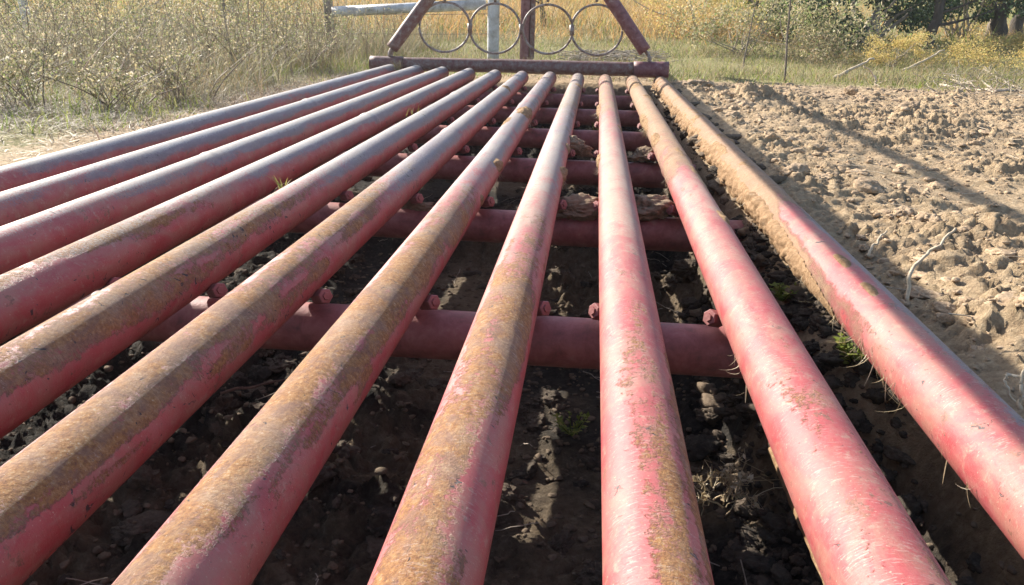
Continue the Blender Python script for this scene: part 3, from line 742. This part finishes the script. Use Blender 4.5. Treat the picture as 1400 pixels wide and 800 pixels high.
# left verge
den_l = lambda X, Y: ss(-1.78, -2.0, X)*(.06+.94*ss(.5, .6, fbm(X*1.4, Y*1.4, 0, 3, 7)))*ss(2.6, 3.4, Y)
X, Y = scatter(15000, -7, -1.75, 2.4, 8.5, den_l, 1); grass('verge_green_grass', X, Y, .03, .11, .004, M_GREEN, .6, 3, 1)
X, Y = scatter(30000, -9, -1.75, 3.2, 10, lambda X, Y: ss(-1.85, -2.15, X)*ss(.3, .6, fbm(X*.9, Y*.9, 3, 3, 17))*ss(3.0, 4.3, Y), 2)
grass('tall_dry_grass', X, Y, .15, .5, .0032, M_DRY, .9, 4, 2, lambda X, Y: .35+.75*ss(3.4, 5.5, Y))
X, Y = scatter(16000, -6, -1.74, .9, 5.5, None, 3); rs = np.random.default_rng(33)
Z = gz(X, Y)+.004; v, f = blades(np.stack([X, Y, Z], -1), rs.uniform(.004, .02, len(X)), rs.normal(0, 3.2, (len(X), 2)), .004*rs.uniform(.5, 1.6, len(X)), 2); tag(mesh('straw_litter', v, f, M_LITTER, smooth=False), kind='stuff')
X, Y = scatter(26000, -7, -1.76, 2.5, 6.5, lambda X, Y: ss(2.5, 3.4, Y)*(.3+.7*ss(.4, .6, fbm(X*2, Y*2, 8, 3, 27))), 71); grass('verge_dead_thatch', X, Y, .03, .13, .0028, M_WEED, 1.6, 3, 71)
# beyond the guard
beyond = lambda X, Y: ss(6.1, 6.7, Y+.5*(fbm(X*1.5, Y*1.5, 0, 3, 5)-.5))*(.35+.65*ss(.35, .6, fbm(X*1.1, Y*1.1, 0, 3, 9)))
X, Y = scatter(34000, -3.2, 9, 6.1, 13, beyond, 4); grass('short_green_grass', X, Y, .02, .09, .006, M_GREEN, .7, 2, 4)
X, Y = scatter(46000, -3.2, 9, 6.1, 13, lambda X, Y: beyond(X, Y)*(.3+.7*ss(.4, .6, fbm(X*2, Y*2, 2, 3, 19))), 5); grass('short_dry_grass', X, Y, .03, .17, .005, M_DRY, .7, 2, 5)
X, Y = scatter(90000, -16, 26, 10.5, 45, lambda X, Y: np.clip(11/Y, 0, 1)**1.2*ss(10.3, 12.5, Y+2*(fbm(X*.5, Y*.5, 0, 3, 6)-.5)), 6)
grass('golden_hillside_grass', X, Y, .18, .6, .010, M_GOLD, .95, 4, 6, lambda X, Y: (1-.68*ss(.16, .24, X/Y))*(.45+1.1*ss(.3, .7, fbm(X*.8, Y*.5, 0, 3, 88))))
X, Y = scatter(9000, -16, 26, 9.5, 30, lambda X, Y: ss(.5, .62, fbm(X*.6, Y*.6, 0, 3, 16)), 61); grass('olive_hillside_grass', X, Y, .12, .4, .012, M_GREEN, .5, 3, 61)
# far wood closing the view above the frame
def leaf_cloud(C, S, n, size, rs, squash=.8):
    """n little leaf quads spread through ellipsoid clumps at C with radii S"""
    k = rs.integers(0, len(C), n); d = rs.normal(0, 1, (n, 3)); d /= np.linalg.norm(d, axis=1)[:, None]
    P = C[k] + d*(rs.uniform(0, 1, n)**.45)[:, None]*S[k][:, None]*[1, 1, squash]
    a = rs.normal(0, 1, (n, 3)); a /= np.linalg.norm(a, axis=1)[:, None]; b = np.cross(a, rs.normal(0, 1, (n, 3))); b /= np.linalg.norm(b, axis=1)[:, None]
    s = size*rs.uniform(.5, 1.4, n)[:, None]
    V = np.stack([P-a*s, P+b*s*.45, P+a*s, P-b*s*.45], 1).reshape(-1, 3)
    return V, [np.arange(n*4).reshape(-1, 4)]
rs = np.random.default_rng(8)
C = np.stack([rs.uniform(-60, 80, 260), rs.uniform(50, 75, 260), rs.uniform(.5, 5, 260)], -1); C[:, 2] += base_height(C[:, 0], C[:, 1])[0]
v, f = leaf_cloud(C, rs.uniform(1.2, 2.4, 260), 45000, .3, rs); tag(mesh('far_woodland', v, f, M_OLIVE, smooth=False), kind='stuff')

# ---- plants that are things of their own
def weed(name, label, cat, x, y, h, n, spread, leaf, fluff, seed, group=None, m1=M_WEED, m2=M_WLEAF, m3=M_FLUFF, lsize=.012, w=.0035, parts=('stems', 'leaves', 'seed_fluff')):
    rs = np.random.default_rng(seed); o = empty(name, (x, y, gz1(x, y)-.01)); tag(o, label, cat, group)
    S = []; LP = []; FP = []
    for q in range(n):
        a = rs.uniform(0, 2*PI); sp_ = spread*rs.uniform(.15, 1); hh = h*rs.uniform(.6, 1.05); t = np.linspace(0, 1, 6)
        bx, by = rs.normal(0, spread*.2, 2)
        P = np.stack([bx+np.cos(a)*sp_*t**1.5, by+np.sin(a)*sp_*t**1.5, hh*t*(1-.12*t)], -1) + rs.normal(0, .008, (6, 3))*t[:, None]
        S.append(tube(P, w*(1-.7*t)*rs.uniform(.6, 1.3), 4, False))
        for _ in range(4):
            k = rs.integers(2, 5); d = rs.normal(0, 1, 3); d[2] = abs(d[2])+.4; d /= np.linalg.norm(d); e = P[k]+d*hh*rs.uniform(.08, .26)
            S.append(tube(np.array([P[k], (P[k]+e)/2+rs.normal(0, .006, 3), e]), [w*.45, w*.35, w*.2], 3, False))
            LP.append(np.linspace(P[k], e, 6)); FP.append(e)
        LP.append(P[1:]); FP.append(P[-1])
    v, f = join(S); mesh(parts[0], v, f, m1, o)
    LP = np.concatenate(LP)
    if leaf: 
        k = rs.integers(0, len(LP), leaf); v, f = leaf_cloud(LP[k], np.full(leaf, lsize*1.6), leaf, lsize, rs); mesh(parts[1], v, f, m2, o, smooth=False)
    if fluff:
        FP = np.array(FP); k = rs.integers(0, len(FP), fluff); v, f = leaf_cloud(FP[k], np.full(fluff, lsize*1.3), fluff, lsize*.8, rs); tag(mesh(parts[2], v, f, m3, o, smooth=False), kind='stuff')
    return o
WG = 'dry weeds on the verge left of the cattle guard'
lw = [(60, 110, .75, 'sparse dry weed at the far left edge of the verge'), (120, 95, .85, 'tall dry weed with pale seed heads near the grey post'), (185, 105, .8, 'bushy dry weed full of cream seed heads left of the bright green patch'),
      (235, 85, .9, 'tall leaning weed with golden seed heads at the top of the frame'), (290, 100, .8, 'tangled brown weed halfway along the verge'), (335, 110, .7, 'reddish brown weed with bare stems above the far pipes'),
      (380, 90, .8, 'green leaved weed with thin stems short of the white rail'), (420, 100, .5, 'low bare stemmed weed beside the green grass by the pipe ends'), (20, 150, .5, 'short straw coloured weed above the bare patch at the left edge'),
      (250, 140, .45, 'low grey brown weed at the shaded foot of the verge'), (150, 150, .4, 'low weed standing over the green grass at the left'), (450, 70, .7, 'olive weed partly hiding the end of the white rail')]
for q, (px, py, h, lb) in enumerate(lw):
    x, y = at(px, py); weed('dry_weed', lb, 'weed', x, y, h*.8, 30, .42, 1500, 260, 100+q, WG, lsize=.0065+.001*(q % 3), m2=M_OLIVE if q in (6, 11) else M_WLEAF)
# bulk of the same tangle behind them
rs = np.random.default_rng(55); S = []; LPs = []
X, Y = scatter(1900, -10, -1.95, 3.3, 11, lambda X, Y: ss(3.3, 4.6, Y)*ss(-1.95, -2.3, X)*ss(.3, .55, fbm(X*1.3, Y*1.3, 5, 3, 23)), 56)
Z = gz(X, Y)
for x, y, z in zip(X, Y, Z):
    h = rs.uniform(.2, .9)*(.35+.65*ss(3.5, 6, y)); t = np.linspace(0, 1, 5); a = rs.uniform(0, 6.3); sp_ = rs.uniform(.02, .35)
    P = np.stack([x+np.cos(a)*sp_*t**1.6, y+np.sin(a)*sp_*t**1.6, z+h*t], -1); S.append(tube(P, .003*(1.1-.8*t), 3, False)); LPs.append(P[2:])
v, f = join(S); tag(mesh('weed_thicket_stems', v, f, M_WEED), kind='stuff')
LPs = np.concatenate(LPs); k = rs.integers(0, len(LPs), 70000); v, f = leaf_cloud(LPs[k], np.full(len(k), .10), len(k), .009, rs); tag(mesh('weed_thicket_leaves', v, f, M_WLEAF, smooth=False), kind='stuff')

def sapling(name, label, px, py, pts, r, m, cat='sapling', group=None, leaves=0, lm=M_YLEAF, lsize=.02, seed=0, D=None, twigs=6):
    """pts: pixels the stem passes through, taken at the depth where it stands"""
    x, y = at(px, py); z = gz1(x, y); o = empty(name, (x, y, z-.02)); tag(o, label, cat, group); rs = np.random.default_rng(seed)
    O = np.array([x, y, z-.02])
    P = np.array([[0, 0, 0]]+[atD(a, b, y+rs.normal(0, .02))-O for a, b in pts])
    # continue above the frame
    d = P[-1]-P[-2] if len(P) > 1 else np.array([0, 0, 1.]); d /= np.linalg.norm(d)
    ext = 1.6 if r > .03 else .7
    P = np.concatenate([P, [P[-1]+d*ext*.5+[.03, 0, .05], P[-1]+d*ext+[.0, .05, .2]]])
    t = np.linspace(0, 1, len(P)); tt = np.linspace(0, 1, 4*len(P)); Q = np.stack([np.interp(tt, t, P[:, k]) for k in range(3)], -1)
    Q += (np.stack([fbm(tt*9, 0*tt+k*9+seed, .3, 2, seed) for k in range(3)], -1)-.5)*r*1.2*np.minimum(tt*4, 1)[:, None]
    v, f = tube(Q, r*(1.1-.75*tt), 12, True, .1, seed); mesh('trunk' if r > .03 else 'stem', v, f, m, o)
    B = []; tips = []
    for q in range(twigs):
        k = rs.integers(len(Q)//4, len(Q)-1); dd = rs.normal(0, 1, 3); dd[2] = abs(dd[2])*.8+.5; dd /= np.linalg.norm(dd); ln = ext*rs.uniform(.25, .7)
        e = Q[k]+dd*ln; W = wander(Q[k], e, 8, .12, seed*7+q); B.append(tube(W, r*.35*(1-.75*np.linspace(0, 1, 8)), 6, False)); tips.append(W[3:])
    if B: v, f = join(B); mesh('branches', v, f, m, o)
    if leaves:
        T_ = np.concatenate(tips); k = rs.integers(0, len(T_), leaves); v, f = leaf_cloud(T_[k], np.full(leaves, ext*.12), leaves, lsize, rs); mesh('leaves', v, f, lm, o, smooth=False)
    return o
sapling('sapling', 'slender bare grey sapling forking at the top, at the edge of the dirt', 1073, 112, [(1076, 60), (1079, 15)], .009, M_BARK2, twigs=5, seed=1)
sapling('sapling', 'short spindly sapling with a few twigs left of the forked one', 1014, 98, [(1022, 60), (1028, 28)], .008, M_BARK2, twigs=9, seed=2, leaves=120, lsize=.012)
sapling('sapling', 'thin leaning pale sapling before the dark trunks', 1083, 62, [(1094, 40), (1104, 15)], .014, M_PALE, twigs=4, seed=3)
sapling('young_tree', 'dark crooked tree trunk rising right of the yellow shrub', 1268, 68, [(1276, 35), (1288, 0)], .07, M_BARK, 'tree', leaves=900, seed=4, twigs=14, lm=M_OLIVE)
sapling('young_tree', 'thick brown tree trunk near the right edge', 1364, 54, [(1368, 28), (1377, 0)], .11, M_BARK, 'tree', leaves=700, seed=5, twigs=10, lm=M_YLEAF)
sapling('young_tree', 'pale grey trunk standing just left of the thick brown trunk', 1352, 50, [(1358, 24), (1362, 0)], .06, M_BARK2, 'tree', leaves=300, seed=6, twigs=8)
sapling('young_tree', 'dark trunk at the very right edge of the photo', 1388, 50, [(1393, 25), (1402, 0)], .10, M_BARK, 'tree', leaves=600, seed=7, twigs=9)
sapling('young_tree', 'stout black multi stemmed trunk deep in the brush', 1062, 52, [(1050, 25), (1056, 0)], .16, M_BARK, 'tree', leaves=2600, lm=M_OLIVE, seed=8, twigs=20, lsize=.05)
sapling('young_tree', 'second black stem leaning right behind the leaning pale sapling', 1096, 50, [(1103, 20), (1110, 0)], .12, M_BARK, 'tree', leaves=1500, lm=M_OLIVE, seed=9, twigs=14, lsize=.05)
sapling('young_tree', 'small dark tree stump like trunk in the golden grass seen through the third ring', 743, 36, [(742, 18), (738, 0)], .05, M_BARK, 'tree', leaves=200, seed=10, twigs=6)
def shrub(label, px, py, w, h, n, m, size, seed, name='shrub', stems=14, nclump=26, cat='shrub', group='shrubs and brush beyond the dirt road', low=.1):
    rs = np.random.default_rng(seed); x, y = at(px, py); o = empty(name, (x, y, gz1(x, y)-.02)); tag(o, label, cat, group)
    C = np.stack([rs.normal(0, w*.38, nclump), rs.normal(0, w*.3, nclump), h*(low+(.95-low)*rs.uniform(0, 1, nclump))], -1)
    B = [tube(wander((rs.normal(0, w*.06), rs.normal(0, w*.06), 0), C[rs.integers(0, nclump)], 8, .1, seed*3+q), .012*h*(1.2-np.linspace(0, 1, 8)), 5, False) for q in range(stems)]
    v, f = join(B); mesh('stems', v, f, M_WOOD, o)
    v, f = leaf_cloud(C, w*rs.uniform(.1, .24, nclump), n, size, rs, .8); mesh('foliage', v, f, m, o, smooth=False)
    return o
shrub('dark green cedar bush between the black trunks and the yellow shrub', 1182, 62, 1.6, 2.2, 15000, M_CEDAR, .035, 21, 'cedar_bush', cat='cedar')
shrub('low dark green cedar sprig near the pale trunks', 1315, 52, 1.2, 1.4, 7500, M_CEDAR, .035, 22, 'cedar_bush', cat='cedar')
shrub('olive green brush below the cedar', 1130, 72, 1.4, .6, 5000, M_WLEAF, .022, 23)
shrub('yellow tan leafed shrub in front of the dark crooked trunk', 1218, 92, .55, .36, 5000, M_YLEAF, .010, 24)
shrub('golden brush along the foot of the right hand trunks', 1335, 92, 1.0, .24, 5000, M_YLEAF, .011, 25)
shrub('orange tan brush at the right hand top corner', 1396, 75, .7, .35, 3500, M_YLEAF, .016, 26)
shrub('olive and tan brush left of the slender forked sapling', 1010, 75, 1.0, .7, 4200, M_WLEAF, .016, 27)
shrub('pale orange leafed brush right of the wing', 950, 50, 1.5, .9, 4500, M_YLEAF, .02, 28)
shrub('brown leaf heap at the foot of the black trunks', 1120, 84, .9, .28, 3000, M_DRY, .016, 29)
shrub('grey green brush at the top left corner of the verge', 30, 50, 1.6, 1.2, 6000, M_OLIVE, .02, 30)
shrub('dense olive brush behind the tall weeds at the left', 330, 40, 1.8, 1.2, 7000, M_OLIVE, .02, 31)
shrub('tan brush behind the weeds near the grey post', 170, 40, 1.8, 1.3, 7000, M_YLEAF, .018, 32)
# cut branches, sticks
def stick(name, label, pts, r, m=M_PALE, lift=.01, cat='stick', group=None, twigs=0, seed=0, D0=None):
    """pts: (px, py, height above ground at that point)"""
    G = []
    for px, py, hgt in pts:
        if hgt == 0: x, y = at(px, py); G.append([x, y, gz1(x, y)+lift]); D0_ = y
        else: G.append(list(atD(px, py, D0_)))
    G = np.array(G); O = G[0].copy(); G -= O
    t = np.linspace(0, 1, len(G)); tt = np.linspace(0, 1, 5*len(G)); Q = np.stack([np.interp(tt, t, G[:, k]) for k in range(3)], -1)
    Q += (np.stack([fbm(tt*7, 0*tt+k*9+seed, .3, 2, seed) for k in range(3)], -1)-.5)*r*3*np.minimum(tt*4, 1)[:, None]
    o = mesh(name, *tube(Q, r*(1.1-.55*tt), 8, True, .12, seed), m); o.location = O; tag(o, label, cat, group)
    rs = np.random.default_rng(seed)
    if twigs:
        B = []
        for q in range(twigs):
            k = rs.integers(2, len(Q)-2); d = rs.normal(0, 1, 3); d[2] = abs(d[2])*.7; d /= np.linalg.norm(d)
            B.append(tube(wander(Q[k], Q[k]+d*rs.uniform(5, 16)*r, 6, .12, q+seed), r*.35*(1-.6*np.linspace(0, 1, 6)), 5, False))
        v, f = join(B); tag(mesh('twigs', v, f, m, o), kind='stuff')
    return o
stick('cut_branch', 'white ended cut branch leaning up from the grass left of the yellow shrub', [(1140, 108, 0), (1168, 93, 1), (1196, 80, 1)], .016)
stick('cut_branch', 'long pale branch lying before the dark crooked trunk', [(1234, 98, 0), (1262, 84, 1), (1292, 68, 1)], .014)
stick('cut_branch', 'short white forked stick standing at the edge of the dirt', [(1198, 121, 0), (1197, 105, 1), (1180, 90, 1)], .009, twigs=3, seed=3)
PG = 'cut branches in the pile at the right'
for q, (pts, r, lb) in enumerate([([(1285, 118, 0), (1340, 126, 0), (1400, 134, 0)], .012, 'pale branch along the foot of the branch pile'), ([(1330, 104, 0), (1352, 122, 0), (1362, 128, 0)], .009, 'bright slanting stick crossing the branch pile'),
                                   ([(1290, 106, 0), (1320, 100, 1), (1350, 112, 1)], .008, 'arched twig on top of the branch pile'), ([(1345, 96, 0), (1380, 118, 0), (1398, 124, 0)], .009, 'grey branch behind the branch pile'),
                                   ([(1300, 112, 0), (1330, 118, 0)], .010, 'stubby white stick in the middle of the branch pile'), ([(1360, 132, 0), (1392, 126, 0), (1420, 130, 0)], .008, 'thin pale stick at the right end of the branch pile')]):
    stick('pile_branch', lb, pts, r, M_PALE if q % 2 == 0 else M_WOOD, group=PG, twigs=4, seed=20+q)
rs = np.random.default_rng(70); B = []
for q in range(150):
    x, y = at(rs.uniform(1270, 1420), rs.uniform(98, 132)); z = gz1(x, y); a = rs.uniform(0, 6.3); l_ = rs.uniform(.05, .28)
    B.append(tube(wander((x, y, z), (x+math.cos(a)*l_, y+math.sin(a)*l_, z+rs.uniform(0, .10)), 6, .15, q), .0028, 4, False))
v, f = join(B); tag(mesh('brush_twigs', v, f, M_WOOD), kind='stuff')
B = []
for q in range(170):
    c = rs.uniform(775, 895), rs.uniform(76, 86); x, y = at(*c); z = gz1(x, y); a = rs.normal(0, .5); l_ = rs.uniform(.08, .3)*rs.choice([-1, 1])
    B.append(tube(wander((x, y, z+rs.uniform(0, .07)), (x+math.cos(a)*l_, y+math.sin(a)*l_, z+rs.uniform(0, .06)), 6, .15, q+300), .005, 4, False))
v, f = join(B); tag(mesh('dead_brush_heap', v, f, M_WOOD), kind='stuff')
# twigs on the churned dirt near the guard
def path_stick(name, label, P, r, m=M_PALE, cat='twig', seed=0):
    P = np.array(P, float); O = P[0].copy(); Q = P-O; t = np.linspace(0, 1, len(Q)); tt = np.linspace(0, 1, 6*len(Q)); Q = np.stack([np.interp(tt, t, Q[:, k]) for k in range(3)], -1)
    Q += (np.stack([fbm(tt*8, 0*tt+k*9+seed, .3, 2, seed) for k in range(3)], -1)-.5)*r*4*np.minimum(tt*4, 1)[:, None]
    o = mesh(name, *tube(Q, r*(1.1-.5*tt), 8, True, .12, seed), m); o.location = O; return tag(o, label, cat)
path_stick('dry_twig', 'bent tan twig sticking up from the dirt beside the outer pipe', [atD(1240, 412, 1.30), atD(1243, 380, 1.31), atD(1262, 352, 1.33), atD(1285, 335, 1.34), atD(1305, 312, 1.36)], .0032, seed=1)
path_stick('dry_twig', 'short straight twig poking out beyond the outer pipe', [atD(1186, 350, 1.55), atD(1198, 332, 1.56), atD(1212, 316, 1.57)], .0028, seed=2)
path_stick('dry_twig', 'curled pale root at the right edge low on the dirt', [atD(1400, 515, .95), atD(1378, 512, .96), atD(1372, 526, .96), atD(1385, 548, .96)], .002, seed=3)
path_stick('dry_twig', 'pale upright stalk at the right edge of the photo', [atD(1395, 560, .93), atD(1396, 530, .94), atD(1402, 505, .95)], .0028, seed=4)
path_stick('dry_twig', 'long thin twig lying in the pit behind the nearest crossbeam end', [(-.76, 1.40, -.31), (-.68, 1.44, -.30), (-.56, 1.50, -.30)], .0032, M_SILL, seed=5)
# dried grass tuft and sticks in the pit, right of the pink pipe
o = weed('dead_grass_tuft', 'tangle of pale dead grass and roots in the pit right of the pink pipe', 'grass tuft', .27, 1.24, .07, 26, .13, 160, 60, 400, m1=M_STRAW, m2=M_STRAW, m3=M_STRAW, lsize=.007, w=.0016); o.location.z += .06
rs = np.random.default_rng(71); B = []
for q in range(140):
    x, y = rs.uniform(-1., .5), rs.uniform(.8, 4.5); z = gz1(x, y)+.004; a = rs.uniform(0, 6.3); l_ = rs.uniform(.03, .14)
    B.append(tube(wander((x, y, z+.005), (x+math.cos(a)*l_, y+math.sin(a)*l_, z+rs.uniform(0, .04)), 6, .2, q+600), .0011, 4, False))
v, f = join(B); tag(mesh('pit_roots', v, f, M_WOOD), kind='stuff')
B = []
for q in range(260):
    x, y = rs.uniform(.62, 3.4), rs.uniform(.9, 6.2); z = gz1(x, y)+.006; a = rs.uniform(0, 6.3); l_ = rs.uniform(.02, .12)
    B.append(tube(wander((x, y, z), (x+math.cos(a)*l_, y+math.sin(a)*l_, z+rs.uniform(0, .015)), 5, .15, q+900), .0011, 4, False))
v, f = join(B); tag(mesh('road_straw', v, f, M_PALE), kind='stuff')
# small green plants
def tuft(name, label, x, y, z, h, n, seed, m=M_GREEN, lean=.5, w=.004, cat='grass tuft', group=None, spread=.012):
    rs = np.random.default_rng(seed); r0 = np.stack([rs.normal(0, spread, n), rs.normal(0, spread, n), np.zeros(n)], -1)
    v, f = blades(r0, rs.uniform(.5, 1, n)*h, rs.normal(0, lean, (n, 2)), w, 4); o = mesh(name, v, f, m, smooth=False); o.location = (x, y, z); return tag(o, label, cat, group)
P = atZ(384, 260, .035); tuft('grass_tuft', 'dull green grass sprout between two pipes left of centre', P[0], P[1], P[2]-.005, .065, 9, 1, M_OLIVE, w=.004)
P = atZ(565, 156, .04); tuft('grass_tuft', 'small grass sprout poking up between the far pipes', P[0], P[1], P[2]-.01, .06, 9, 2, M_OLIVE, w=.004)
P = atZ(522, 146, .04); tuft('grass_tuft', 'thin grass sprout just left of another between the far pipes', P[0], P[1], P[2]-.01, .035, 7, 12, M_OLIVE, w=.004)
P = atD(546, 100, 6.0); tuft('grass_tuft', 'pale green tuft growing against the far cross pipe near its left end', P[0], P[1]-.08, -.03, .17, 60, 3, M_DRY, .4, .005, spread=.03)
P = atD(818, 172, 3.85); tuft('grass_tuft', 'tuft of grass caught against the pink pipe far down its left side', P[0], P[1], P[2]-.02, .07, 30, 4, M_OLIVE, .7, .004)
P = atD(676, 272, 2.5); tuft('grass_tuft', 'green and tan tuft on the second crossbeam left of the middle pipe', P[0], P[1]-.3, P[2]-.02, .05, 26, 5, M_OLIVE, .8, .004)
def sprout(label, x, y, z, h, n, seed, lsize=.012):
    rs = np.random.default_rng(seed); o = empty('green_sprout', (x, y, z)); tag(o, label, 'sprout'); B = []; V = []; F = []; c = 0
    for q in range(n):
        a = rs.uniform(0, 6.3); e = np.array([math.cos(a)*h*.6, math.sin(a)*h*.6, h*rs.uniform(.5, 1)]); P = wander((0, 0, 0), e, 6, .08, seed+q); B.append(tube(P, .0012, 4, False))
        for k in range(1, 6):
            for sgn in (-1, 1):
                d = rs.normal(0, 1, 3); d[2] = abs(d[2])*.4; d /= np.linalg.norm(d); s = lsize*rs.uniform(.7, 1.3); u = np.cross(d, [0, 0, 1.]); u /= np.linalg.norm(u)+1e-9
                V += [P[k], P[k]+d*s*.5+u*s*.3, P[k]+d*s, P[k]+d*s*.5-u*s*.3]; F.append([c, c+1, c+2, c+3]); c += 4
    v, f = join(B); mesh('stem', v, f, M_GREEN, o); mesh('leaves', np.array(V), [np.array(F)], M_GREEN, o, smooth=False)
sprout('bright green leafy weed growing below the outer mud caked pipe', *(atD(1168, 500, 1.27)), .055, 22, 1, .014)
sprout('small dark green leaves between the two roadside pipes near the nut', *(atD(1070, 412, 1.60)), .04, 9, 2, .016)
sprout('green sprout in the dark pit left of the pink pipe', -.006, 1.46, gz1(-.006, 1.46)+.01, .06, 9, 3, .012)
sprout('tiny green sprout low in the pit between the two roadside pipes', *(atD(1180, 560, 1.28)-[0, 0, .02]), .03, 6, 4, .010)

# thin volume added to stand in for the lens glare
m = bpy.data.materials.new('glare_haze'); m.use_nodes = True; nt = m.node_tree; nt.nodes.remove(nt.nodes['Principled BSDF'])
pv = nt.nodes.new('ShaderNodeVolumePrincipled'); pv.inputs['Density'].default_value = .002; pv.inputs['Anisotropy'].default_value = .55; pv.inputs['Color'].default_value = (.95, .95, .95, 1)
nt.links.new(pv.outputs[0], nt.nodes['Material Output'].inputs['Volume'])
v, f = box((-140, -45, -2.5), (140, 250, 14.5)); tag(mesh('glare_haze', v, f, m, smooth=False), kind='stuff')
